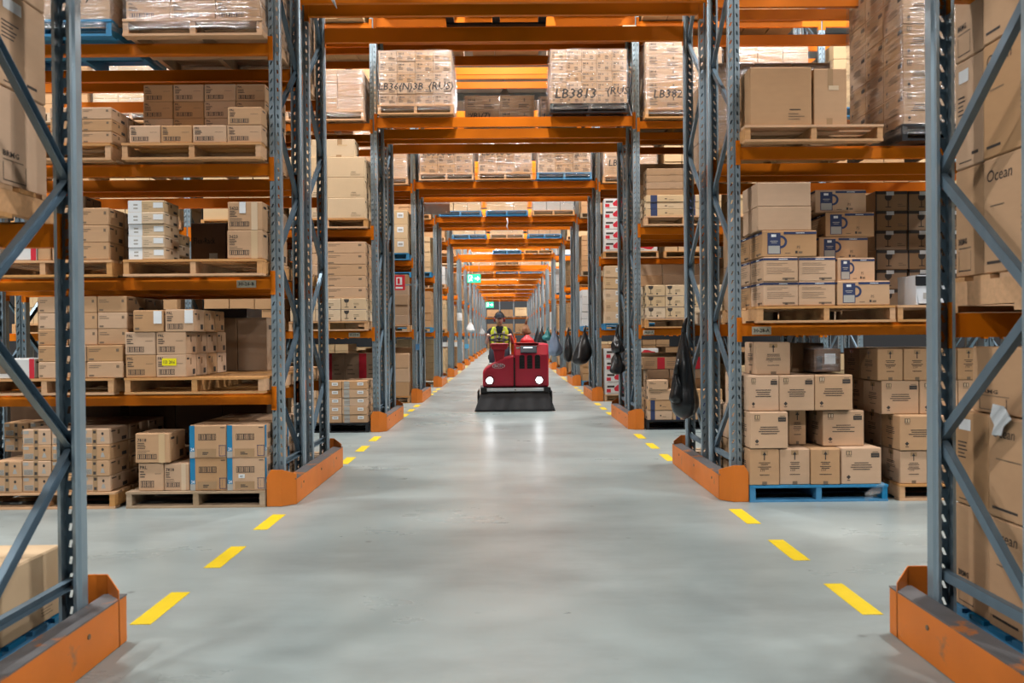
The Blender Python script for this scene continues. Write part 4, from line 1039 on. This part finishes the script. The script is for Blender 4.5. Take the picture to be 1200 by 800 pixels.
sign_exit('exit_sign', 569.5, 578.5, 353.5, 360.5, RY[12] + .0, 'small far green exit sign above the driver')
a = at(461, 340, RY[3] - .3); c = at(474.5, 322, RY[3] - .3)
t = thing('fire_sign', 'red fire equipment sign on the fourth rack, left side', 'sign', (a.x, RY[3] - .3, a.z)); W_ = c.x - a.x; H_ = c.z - a.z
MB().box(0, 0, 0, W_, .006, H_).build('red_panel', RED, t)
b = MB(); b.box(.25 * W_, -.002, .35 * H_, .75 * W_, 0, .85 * H_); b.box(.2 * W_, -.002, .1 * H_, .8 * W_, 0, .22 * H_); b.build('white_symbol', LABEL, t)
b = MB(); b.box(.36 * W_, -.004, .42 * H_, .56 * W_, -.002, .78 * H_); b.build('red_symbol', RED, t)
MB().box(W_, 0, .3 * H_, W_ + .3, .006, .4 * H_).build('bracket', GALV, t)
a = at(494, 251, RY[3] + 2.1); c = at(527, 234, RY[3] + 2.1)
t = thing('steel_plate', 'grey drilled steel plate under the fourth rack tunnel beams', 'plate', (a.x, RY[3] + 2.1, a.z)); W_ = c.x - a.x; H_ = c.z - a.z
MB().box(0, 0, 0, W_, .006, H_).build('panel', GREYPL, t)
for fx in (.12, .5, .88):
    for fz in (.15, .85):
        if fx == .5 and fz < .5: continue
        MB().tube([(fx * W_, -.004, fz * H_), (fx * W_, -.001, fz * H_)], .022, 8).build('bolt_head', LABEL, t)
for fx in (.2, .8): MB().box(fx * W_ - .01, .008, H_ * .5, fx * W_ + .01, .02, H_ + .25).build('hanger', GALV, t)
# white paper / blue label on posts
def post_note(px0, px1, py0, py1, Y, m, label, name='post_label'):
    a = at(px0, py1, Y); c = at(px1, py0, Y); b = MB(); b.box(0, 0, 0, c.x - a.x, .004, c.z - a.z)
    return tag(b.build(name, m, None, (a.x, Y, a.z)), label, 'label')
post_note(535.5, 541.5, 366.5, 375.5, RY[6] + .14, LABEL, 'white notice on a left tunnel post', 'post_notice')
post_note(544.5, 549.5, 403, 408.5, RY[7] + .14, mat('pale_blue_label', (.12, .45, .75), .5), 'blue label on a distant left tunnel post')
post_note(487, 491.5, 403, 410, RY[3] + .14, mat('mid_blue_label', (.08, .25, .5), .5), 'dark blue label on the fourth rack, left tunnel post')
t = thing('beam_clamp', 'pale cardboard sleeve over the tunnel beam joint, upper right', 'sleeve', at(729, 36, RY[2] + .10))
MB().box(0, -.06, -.06, .2, -.003, .06).build('sleeve_body', KRAFT_L, t)
# black framed trough under the near tunnel beams
a = at(516, 40, RY[1] + 1.0); c = at(645, 31, RY[1] + 1.0); W_ = c.x - a.x
t = thing('black_pallet', 'black plastic pallet lying across the tunnel beams at the top', 'pallet', (a.x, RY[1] + .95, 4.722))
for x in (0, W_ / 2 - .04, W_ - .08): MB().box(x, 0, .02, x + .08, 1.0, .12).build('bearer', BLACKP, t)
for y in (0, .3, .6, .9): MB().box(0, y, .12, W_, y + .1, .14).build('deck_board', BLACKP, t); MB().box(0, y, 0, W_, y + .08, .02).build('base_board', BLACKP, t)

# ------------------------------------------------------------------ hanging bags
def bag(name, cx, cy, cz, rx, ry, hgt, m, label, seed, cat='plastic bag', slump=.0):
    """hanging sack: gathered neck at the top, bulging low, folded film"""
    mb = MB(); nu, nv = 26, 20; sd = seed * 7.3
    for k in range(nv + 1):
        t = k / nv; z = -hgt * t
        r = (.10 + .9 * (math.sin(min(1, t * 1.12) * PI * .5) ** 1.3)) * (1 if t < .8 else math.sqrt(max(0, 1 - ((t - .8) / .2) ** 2)) * .98 + .02)
        for i in range(nu):
            a = 2 * PI * i / nu
            fold = 1 + .16 * math.sin(a * 7 + sd + t * 2) * (1 - t) + .38 * mnoise.noise(Vector((math.cos(a) * 1.6 + sd, math.sin(a) * 1.6, t * 3)))
            mb.v.append((math.cos(a) * rx * r * fold + slump * t * t, math.sin(a) * ry * r * fold, z + .02 * math.sin(a * 5 + sd) * (1 - t)))
    for k in range(nv):
        for i in range(nu):
            mb.f.append((k * nu + i, k * nu + (i + 1) % nu, (k + 1) * nu + (i + 1) % nu, (k + 1) * nu + i)); mb.m.append(0)
    mb.f.append(tuple(nv * nu + i for i in range(nu))); mb.m.append(0)
    t = thing(name, label, cat, (cx, cy, cz)); mb.build('sack', m, t, smooth=True)
    b = MB(); b.tube([(0.0, 0, -.03), (.01, .0, .05), (.03, .0, .12)], [.03, .022, .012], 8); b.build('knotted_neck', m, t, smooth=True)
    return t
bag('rubbish_bag', 1.80, 8.45, 1.47, .13, .2, .92, BAGM, 'large black rubbish bag hanging on the second rack, right post', 1)
bag('rubbish_bag', 1.70, 8.35, 1.05, .07, .09, .33, BAGM, 'small black bag tucked beside the large hanging bag', 5)
bag('rubbish_bag', 1.80, 13.6, 1.46, .11, .16, .36, BAGM, 'upper black bag hanging on the third rack, right post', 2)
bag('rubbish_bag', 1.80, 13.58, 1.18, .125, .16, .42, BAGM, 'lower black bag hanging under another on third rack', 6)
bag('rubbish_bag', 1.73, 18.45, 1.50, .20, .22, .76, BAGM, 'bulging black bag on the fourth rack, right post', 3, slump=-.12)
bag('rubbish_bag', 1.76, 23.9, 1.52, .15, .2, .9, BAGM, 'black bag on the fifth rack, right post', 4)
bag('film_bag', 1.66, 28.9, 1.60, .24, .2, .95, BLUEBAG, 'pale blue film bag behind the sweeper hood', 8)
bag('rubbish_bag', 1.80, 29.7, 1.45, .12, .2, .8, BAGM, 'black bag beside the pale blue film bag', 9)
bag('cloth_bag', 1.68, 34.3, 1.62, .2, .2, .45, TEALBAG, 'teal bag hanging above the sweeper hood', 10)
bag('rubbish_bag', 1.68, 39.7, 1.7, .23, .2, 1.0, BAGM, 'black bag beyond the teal bag', 11)
bag('rubbish_bag', 1.68, 45.1, 1.75, .23, .2, 1.0, BAGM, 'farthest black bag on the right posts', 12)
bag('cloth_bundle', -1.72, 39.3, 2.05, .22, .16, .48, WBAG, 'white cloth bundle hanging on a left tunnel post', 13, 'cloth bundle')
bag('cloth_bundle', -1.72, 56.5, 1.95, .2, .16, .5, WBAG, 'smaller white bundle farther along the left posts', 14, 'cloth bundle')
for (x, y, z0, ln, lab) in ((px_x(389, 30, 7.6), 7.7, 4.74, .3, 'white film scrap hanging at the top left tunnel beam'), (px_x(594, 120, 13.2), 22.8, 4.62, .32, 'white film scrap hanging from the fifth tunnel beam')):
    b = MB(); b.tube([(0, 0, 0), (.02, 0, -ln * .4), (-.01, 0, -ln * .7), (.03, 0, -ln)], [.02, .012, .02, .004], 6)
    tag(b.build('film_scrap', WBAG, None, (x, y - .02, z0), True), lab, 'film scrap')

# ------------------------------------------------------------------ ride-on sweeper
SX, SY = .14, 15.6      # centre line, front of the body
REDP = mat('red_body_paint', (.60, .02, .055), .32, var=.06, coat=.3)
REDC = mat('red_console', (.42, .012, .028), .4, var=.05)
RUB = mat('black_rubber', (.007, .008, .011), .55, var=.25, scale=5)
SEATM = mat('black_vinyl', (.02, .02, .022), .5)
sw = thing('floor_sweeper', 'red ride-on floor sweeper with lit headlamps driving up the tunnel', 'floor sweeper', (SX, SY, 0))
# lower nose: curved shoulder on the left, full height on the right
prof = [(-.60, .44), (-.004, .44), (-.004, 1.045), (-.12, 1.02), (-.26, .97), (-.40, .90), (-.52, .83), (-.585, .77), (-.60, .72)]
b = MB(); b.prism(prof, 'y', 0, 1.5); add_bevel(b.build('front_body', REDP, sw), .045, 4)
# engine hood, right half
prof = [(0, .44), (0, 1.05), (.07, 1.235), (.11, 1.262), (1.7, 1.262), (1.7, .44)]
b = MB(); b.prism(prof, 'x', .0, .64); add_bevel(b.build('engine_hood', REDP, sw), .04, 4)
b = MB(); b.prism([(0.02, 1.262), (.46, 1.262), (.44, 1.275), (.04, 1.275)], 'y', .05, .9); b.build('hood_lip', REDC, sw)
b = MB(); b.prism([(-.035, .46), (.03, .46), (.03, 1.0), (-.035, 1.0)], 'y', .012, .06); b.build('body_seam', RUB, sw)
for i, x in enumerate((.09, .235, .38)):
    b = MB(); b.prism([(x, .79), (x + .1, .79), (x + .1, 1.02), (x + .08, 1.045), (x + .02, 1.045), (x, 1.02)], 'y', -.006, .02); g = b.build('air_intake', RUB, sw)
    for k in range(4): MB().box(x + .008, -.014, .82 + k * .055, x + .092, -.006, .832 + k * .055).build('intake_slat', REDC if 0 else BLACKP, g)
b = MB(); b.prism([(.03, 1.08), (.07, 1.22), (.0, 1.215), (-.06, 1.09)], 'x', .11, .42); lp = add_bevel(b.build('work_lamp', mat('dark_lamp_case', (.045, .055, .07), .35), sw), .012, 2)
MB().box(.17, -.018, 1.175, .34, -.004, 1.192).build('lamp_strip', emit('lamp_white', (.8, .9, 1), 2), lp)
b = MB(); b.box(.03, .036, 1.17, .095, .06, 1.195); b.build('white_decal', LABEL, sw)
# logo: ring with letters
b = MB(); n = 28
for i in range(n):
    a, c = 2 * PI * i / n, 2 * PI * (i + 1) / n
    e = lambda t, r: (-.30 + .118 * r * math.cos(t), -.0035, .845 + .05 * r * math.sin(t))
    b.poly([e(a, 1), e(c, 1), e(c, .9), e(a, .9)])
put_text(b, 'RCM', -.375, .818, .056, -.004, 0, .02, 0, .15)
b.build('logo', LABEL, sw)
HL = emit('headlamp_lit', (.95, .97, 1), 22)
for x in (-.47, .46):
    h = MB(); h.tube([(x, .02, .575), (x, -.03, .575)], .075, 20); ho = h.build('headlamp', mat('chrome', (.6, .62, .65), .2, .9), sw, smooth=False)
    l = MB(); l.tube([(x, -.028, .575), (x, -.045, .575)], [.06, .045], 20); l.build('lamp_lens', HL, ho)
# bumper
b = MB(); b.box(-.52, -.09, .375, .54, -.06, .43); add_bevel(b.build('bumper_bar', mat('pale_bumper', (.62, .64, .66), .4), sw), .006)
b = MB(); b.box(-.62, -.06, .36, .66, .0, .445); b.box(-.64, -.085, .35, -.525, -.06, .44); b.box(.545, -.085, .35, .67, -.06, .44); b.build('bumper_mount', RUB, sw)
MB().tube([(.01, -.10, .40), (.01, -.09, .40)], .012, 8).build('bumper_bolt', RUB, sw)
# rubber curtain, flared to the floor with soft folds
b = MB(); nx, nz = 40, 10
for k in range(nz + 1):
    t = k / nz; hw = .63 + .12 * t; z = .37 - .357 * t
    for i in range(nx + 1):
        u = -1 + 2 * i / nx; b.v.append((u * hw, -.05 - .14 * t - .012 * math.sin(u * 17 + t) * t - .01 * t * math.sin(u * 5), z))
for k in range(nz):
    for i in range(nx):
        a = k * (nx + 1) + i; b.f.append((a, a + nx + 1, a + nx + 2, a + 1)); b.m.append(0)
cu = b.build('front_curtain', RUB, sw, smooth=True); so_ = cu.modifiers.new('solid', 'SOLIDIFY'); so_.thickness = .012; so_.offset = -1
for s in (-1, 1):
    b = MB(); b.prism([(-.19, .012), (-.05, .37), (.9, .37), (.9, .012)], 'x', *sorted((s * .69 - .0, s * .70))); b.build('side_curtain', RUB, sw)
for i in range(5): MB().box(-.6 + i * .28, -.052, .34, -.56 + i * .28, -.046, .37).build('curtain_clip', GREYPL, cu)
# wheels hidden behind the curtains, chassis
for x in (-.62, .62):
    h = MB(); h.tube([(x - .06, 1.35, .2), (x + .06, 1.35, .2)], .2, 24); h.build('wheel', RUB, sw)
MB().box(-.58, .02, .12, .6, 1.65, .45).build('chassis', RUB, sw)
# footwell, seat
MB().box(-.6, .35, .55, -.02, .42, .60).build('foot_plate', BLACKP, sw)
b = MB(); b.box(-.52, 1.0, .93, -.06, 1.45, 1.04); add_bevel(b.build('seat', SEATM, sw), .03, 3)
b = MB(); b.box(-.50, 1.42, 1.0, -.08, 1.52, 1.45); add_bevel(b.build('seat_backrest', SEATM, sw), .04, 3)
# steering column and console
b = MB(); b.prism([(-.35, .82), (-.22, .82), (-.19, 1.05), (-.17, 1.16), (-.40, 1.16), (-.38, 1.05)], 'y', .02, .22); add_bevel(b.build('steering_column', REDC, sw), .02, 2)
b = MB(); b.prism([(-.42, 1.15), (-.15, 1.15), (-.105, 1.24), (-.12, 1.27), (-.45, 1.27), (-.465, 1.24)], 'y', -.02, .32); add_bevel(b.build('console', REDC, sw), .02, 3)
wheel = link('steering_wheel', None, sw, (-.285, .22, 1.375)); wheel.rotation_euler = (math.radians(20), 0, 0)
pts = [(.19 * math.cos(i * 2 * PI / 32), .19 * math.sin(i * 2 * PI / 32), 0) for i in range(32)]
MB().tube(pts, .017, 10, closed=True).build('wheel_rim', RUB, wheel, smooth=True)
for a in (90, 210, 330):
    MB().tube([(0, 0, -.02), (.185 * math.cos(math.radians(a)), .185 * math.sin(math.radians(a)), 0)], .011, 8).build('spoke', RUB, wheel)
MB().tube([(0, 0, -.09), (0, 0, .0)], [.02, .035], 12).build('wheel_hub', RUB, wheel)
# red cone-shaped filler and orange canister at the back of the hood
b = MB(); b.tube([(.27, 1.2, 1.26), (.27, 1.2, 1.33), (.27, 1.2, 1.39), (.27, 1.2, 1.42)], [.15, .13, .06, .03], 16); b.build('filler_cone', mat('light_red_plastic', (.75, .05, .06), .4), sw, smooth=True)
b = MB(); b.tube([(.0, 1.5, 1.0), (.0, 1.5, 1.36)], .06, 12); b.tube([(.0, 1.5, 1.36), (0, 1.5, 1.42)], [.03, .03], 10); b.build('orange_canister', mat('orange_plastic', (.8, .16, .02), .5), sw)
# parcel of rags behind the cone
bb = bag('rag_bundle', SX + .27, SY + 2.05, 1.68, .10, .09, .26, mat('brown_rag', (.32, .16, .08), .8), 'brown bundle of rags behind the sweeper hood', 21, 'rags')
MB().box(-.04, -.04, -1.68, .04, .04, -.22).build('bin_column', RUB, bb)

# ------------------------------------------------------------------ driver
SKIN = mat('skin', (.70, .44, .35), .5); NAVYC = mat('navy_workwear', (.018, .024, .042), .8, var=.15)
VEST = mat('hi_vis_yellow', (.72, .86, .06), .6, var=.06); REFL = mat('silver_reflective_tape', (.62, .64, .64), .3, .3)
DX, DY = SX - .285, SY + 1.12    # hips
def skin_body(name, pts, edges, mats_, parent, sub=2, root=0):
    me = bpy.data.meshes.new(name); me.from_pydata([p[0] for p in pts], edges, []); me.materials.append(mats_)
    o = link(name, me, parent); md = o.modifiers.new('skin', 'SKIN'); md.use_smooth_shade = True
    me.skin_vertices.new() if hasattr(me.skin_vertices, 'new') and not me.skin_vertices else None
    sv = me.skin_vertices[0].data
    for i, p in enumerate(pts):
        r = p[1]; sv[i].radius = r if isinstance(r, tuple) else (r, r); sv[i].use_root = (i == root)
    s = o.modifiers.new('sub', 'SUBSURF'); s.levels = sub; s.render_levels = sub
    return o
per = thing('person', 'driver in yellow hi-vis vest and dark cap seated on the sweeper', 'person', (DX, DY, 0))
def make_skin(name, pts, edges, m, sub=2, root=0, parent=None):
    import bmesh
    me = bpy.data.meshes.new(name); bm = bmesh.new(); ly = bm.verts.layers.skin.verify()
    vs = []
    for i, (p, r) in enumerate(pts):
        v = bm.verts.new(p); v[ly].radius = r if isinstance(r, tuple) else (r, r); v[ly].use_root = (i == root); vs.append(v)
    for a, c in edges: bm.edges.new((vs[a], vs[c]))
    bm.to_mesh(me); bm.free(); me.materials.append(m)
    o = link(name, me, parent or per); md = o.modifiers.new('skin', 'SKIN'); md.use_smooth_shade = True
    s = o.modifiers.new('sub', 'SUBSURF'); s.levels = sub; s.render_levels = sub
    return o
HZ = 1.09       # hip height: seat top 1.04
# one continuous body (clothed in navy): pelvis, torso, legs, arms to the sleeve ends
P = [((0, 0, HZ), (.13, .13)), ((0, -.01, HZ + .17), (.125, .125)), ((0, -.03, HZ + .36), (.125, .125)), ((0, -.03, HZ + .47), (.085, .085)), ((0, -.04, HZ + .54), (.058, .058)),
     ((-.19, -.03, HZ + .44), .068), ((-.255, -.10, HZ + .20), .052), ((.19, -.03, HZ + .44), .068), ((.255, -.10, HZ + .20), .052),
     ((-.11, -.05, HZ - .0), .095), ((-.14, -.46, HZ + .03), .075), ((-.15, -.55, HZ - .22), .058), ((-.15, -.52, HZ - .42), .045),
     ((.11, -.05, HZ - .0), .095), ((.13, -.46, HZ + .03), .075), ((.13, -.55, HZ - .22), .058), ((.13, -.52, HZ - .42), .045)]
E = [(0, 1), (1, 2), (2, 3), (3, 4), (2, 5), (5, 6), (2, 7), (7, 8), (0, 9), (9, 10), (10, 11), (11, 12), (0, 13), (13, 14), (14, 15), (15, 16)]
make_skin('body', P, E, NAVYC)
for s in (-1, 1):
    b = MB(); b.tube([(s * .14, -.55, HZ - .42), (s * .14, -.57, HZ - .47)], [.05, .055], 12); b.tube([(s * .14, -.50, HZ - .485), (s * .14, -.66, HZ - .495), (s * .14, -.74, HZ - .50)], [.048, .048, .03], 12)
    b.build('boot', BLACKP, per, smooth=True)
    b = MB(); b.tube([(s * .147, -.545, HZ - .20), (s * .147, -.542, HZ - .26)], [.074, .071], 14); b.build('leg_tape', REFL, per, smooth=True)
# forearms and hands
wc = Vector((SX - .285, SY + .22, 1.375)) - Vector((DX, DY, 0))       # wheel centre in driver space
for s in (-1, 1):
    g = wc + Vector((s * .185, .04, .025))
    el = Vector((s * .258, -.11, HZ + .18)); wr = g + Vector((s * .03, .10, .035))
    mid = (el + wr) / 2 + Vector((0, 0, -.005))
    make_skin('forearm', [(tuple(el), .043), (tuple(mid), .040), (tuple(wr), .027), (tuple(wr + (g - wr) * .45), (.034, .02)), (tuple(wr + (g - wr) * .75), (.036, .018))], [(0, 1), (1, 2), (2, 3), (3, 4)], SKIN, 2)
    base = wr + (g - wr) * .6
    for k in range(4):
        off = Vector((s * (.028 - .018 * k) * .6, (k - 1.5) * -.017, .012))
        p0 = base + off; p1 = g + Vector((s * .006, (k - 1.5) * -.019 - .012, .026 - .002 * abs(k - 1.2))); p2 = g + Vector((-s * .022, (k - 1.5) * -.019 - .016, .006)); p3 = g + Vector((-s * .012, (k - 1.5) * -.018 - .012, -.018))
        make_skin('finger', [(tuple(p0), .010), (tuple(p1), .0095), (tuple(p2), .009), (tuple(p3), .0078)], [(0, 1), (1, 2), (2, 3)], SKIN, 1)
    make_skin('thumb', [(tuple(base + Vector((-s * .02, .01, 0))), .012), (tuple(base + Vector((-s * .045, -.015, .0))), .0105), (tuple(base + Vector((-s * .04, -.045, .012))), .009)], [(0, 1), (1, 2)], SKIN, 1)
# vest: shell over the torso, open V at the neck
def shell(name, z0, z1, a0, a1, rx0, rx1, ry, m, amp=0, cy=-.02, nz=10, na=22, vneck=False, off=0):
    b = MB(); idx = {}
    for k in range(nz + 1):
        t = k / nz; z = z0 + (z1 - z0) * t
        rx = rx0 + (rx1 - rx0) * min(1, t * 1.4) - (.05 * max(0, t - .8) / .2); 
        for i in range(na + 1):
            a = a0 + (a1 - a0) * i / na
            x = math.copysign(abs(math.cos(a)) ** .75, math.cos(a)) * (rx + off); y = cy - math.copysign(abs(math.sin(a)) ** .85, math.sin(a)) * (ry + off)
            if vneck and math.sin(a) > 0 and t > .55 and abs(x) < .01 + (t - .55) * .16: idx[k, i] = None; continue
            idx[k, i] = len(b.v); b.v.append((x, y, z))
    for k in range(nz):
        for i in range(na):
            q = [idx[k, i], idx[k, i + 1], idx[k + 1, i + 1], idx[k + 1, i]]
            if None in q:
                q2 = [v for v in q if v is not None]
                if len(q2) == 3: b.f.append(tuple(q2)); b.m.append(0)
                continue
            b.f.append(tuple(q)); b.m.append(0)
    o = b.build(name, m, per, smooth=True); md = o.modifiers.new('solid', 'SOLIDIFY'); md.thickness = .008; md.offset = 1; return o
shell('hi_vis_vest', HZ + .02, HZ + .50, 0, 2 * PI, .175, .19, .19, VEST, vneck=True, nz=20, na=64)
for s in (-1, 1):
    b = MB(); n = 10
    for k in range(n + 1):
        z = HZ + .03 + .44 * k / n; yy = -.213 + (.02 if k > 8 else 0)
        b.v += [(s * .085 - .02, yy, z), (s * .085 + .02, yy + .004, z)]
    for k in range(n): b.f.append((2 * k, 2 * k + 1, 2 * k + 3, 2 * k + 2)); b.m.append(0)
    o = b.build('vest_tape', REFL, per); md = o.modifiers.new('solid', 'SOLIDIFY'); md.thickness = .004
# head
def ellipsoid(mb, c, r, nu=20, nv=14, fn=None, v0=0, v1=1):
    n0 = len(mb.v)
    for k in range(nv + 1):
        ph = -PI / 2 + PI * (v0 + (v1 - v0) * k / nv)
        for i in range(nu):
            a = 2 * PI * i / nu; p = Vector((math.cos(a) * math.cos(ph), math.sin(a) * math.cos(ph), math.sin(ph)))
            if fn: p = fn(p)
            mb.v.append((c[0] + p.x * r[0], c[1] + p.y * r[1], c[2] + p.z * r[2]))
    for k in range(nv):
        for i in range(nu): mb.f.append((n0 + k * nu + i, n0 + k * nu + (i + 1) % nu, n0 + (k + 1) * nu + (i + 1) % nu, n0 + (k + 1) * nu + i)); mb.m.append(0)
HC = (0, -.065, HZ + .645)
def headshape(p):
    q = p.copy()
    if q.z < 0: q.x *= 1 - .30 * (-q.z) ** 1.5; q.y = q.y * (1 - .12 * -q.z) - .10 * (-q.z)
    return q
b = MB(); ellipsoid(b, HC, (.078, .098, .122), 24, 18, headshape)
b.tube([(0, -.04, HZ + .50), (0, -.055, HZ + .62)], [.052, .05], 14)
b.tube([(0, HC[1] - .098, HC[2] + .015), (0, HC[1] - .122, HC[2] - .025), (0, HC[1] - .098, HC[2] - .035)], [.008, .016, .012], 8)
for s in (-1, 1):
    b.tube([(s * .076, HC[1] + .01, HC[2] - .025), (s * .086, HC[1] + .015, HC[2] + .005), (s * .078, HC[1] + .01, HC[2] + .03)], [.008, .012, .008], 6)
b.build('head', SKIN, per, smooth=True)
for s in (-1, 1):
    b = MB(); ellipsoid(b, (s * .031, HC[1] - .088, HC[2] + .008), (.013, .008, .008), 10, 6); b.build('eye', LABEL, per, smooth=True)
    b = MB(); ellipsoid(b, (s * .031, HC[1] - .095, HC[2] + .008), (.0055, .003, .0055), 8, 5); b.build('iris', INK, per, smooth=True)
    b = MB(); b.tube([(s * .014, HC[1] - .097, HC[2] + .026), (s * .046, HC[1] - .087, HC[2] + .026)], .004, 5); b.build('eyebrow', INK, per)
b = MB(); b.tube([(-.026, HC[1] - .092, HC[2] - .062), (0, HC[1] - .103, HC[2] - .063), (.026, HC[1] - .092, HC[2] - .062)], [.003, .007, .003], 6); b.build('mouth', mat('lips', (.42, .16, .13), .5), per, smooth=True)
CAPM = mat('dark_cap_cloth', (.025, .03, .045), .8, var=.2)
b = MB(); ellipsoid(b, (0, HC[1] + .005, HC[2] + .045), (.09, .108, .10), 24, 8, None, .5, 1.0)
b.tube([(0, HC[1], HC[2] + .147), (0, HC[1], HC[2] + .152)], .01, 8)
cap = b.build('cap', CAPM, per, smooth=True)
b = MB(); n = 12
for k in range(2):
    for i in range(n + 1):
        a = PI + PI * i / n; r = 1 if k else 0
        b.v.append((math.cos(a) * (.078 + .0 * k) * (1 if not k else .95), HC[1] + .0 + math.sin(a) * (.10 + .075 * k), HC[2] + .05 - .012 * k - .012 * abs(math.cos(a))))
for i in range(n): b.f.append((i, i + 1, n + 2 + i, n + 1 + i)); b.m.append(0)
o = b.build('cap_peak', CAPM, cap, smooth=True); md = o.modifiers.new('solid', 'SOLIDIFY'); md.thickness = .006
MUFF = mat('red_ear_muff', (.30, .02, .02), .45)
em = link('ear_muffs', None, per, (0, 0, 0))
for s in (-1, 1):
    b = MB(); b.tube([(s * .082, HC[1] + .012, HC[2] - .005), (s * .098, HC[1] + .012, HC[2] - .005), (s * .115, HC[1] + .012, HC[2] - .005)], [.044, .05, .036], 16); b.build('ear_cup', MUFF, em, smooth=True)
pts = [(.105 * math.cos(a), HC[1] + .014, HC[2] + .0 + .16 * math.sin(a)) for a in [PI * i / 14 for i in range(15)]]
MB().tube(pts, .007, 8).build('headband', BLACKP, em, smooth=True)

# ------------------------------------------------------------------ ceiling: purlins and light fittings
for i in range(0, 15):
    y = 1.2 + i * 5.4
    MB().box(-24, y, CEIL - .25, 24, y + .1, CEIL).build('purlin', GALV_B, cl)
LAMP = emit('lamp_glass', (1, .97, .92), 14)
hs, hr, hc = MB(), MB(), MB()
hs.tube([(0, 0, .30), (0, 0, .10), (0, 0, .0)], [.07, .16, .30], 16); hr.tube([(0, 0, .015), (0, 0, .0)], [.27, .27], 16); hc.tube([(0, 0, .3), (0, 0, .64)], .02, 6)
hs, hr, hc = hs.mesh('shade', GREYPL, True), hr.mesh('lamp_glass', LAMP), hc.mesh('stem', GALV)
acr = {-9: 'far left', -5: 'left', -4.5: 'left', 0: 'middle', 4.5: 'right', 5: 'right', 9: 'far right'}
for (x, y, i) in LAMPS:
    if i == 0: where = 'above the camera aisle'
    elif i == len(aisles) - 1: where = 'behind the cross rack'
    else: where = 'above the cross aisle behind the ' + ORD[i - 1] + ' rack'
    t = thing('high_bay_lamp', f'round high-bay lamp, {acr[x]}, {where}', 'lamp', (x, y, 8.97), 'high-bay lamps above the cross aisles')
    link('shade', hs, t); link('lamp_glass', hr, t, (0, 0, -.004)); link('stem', hc, t)
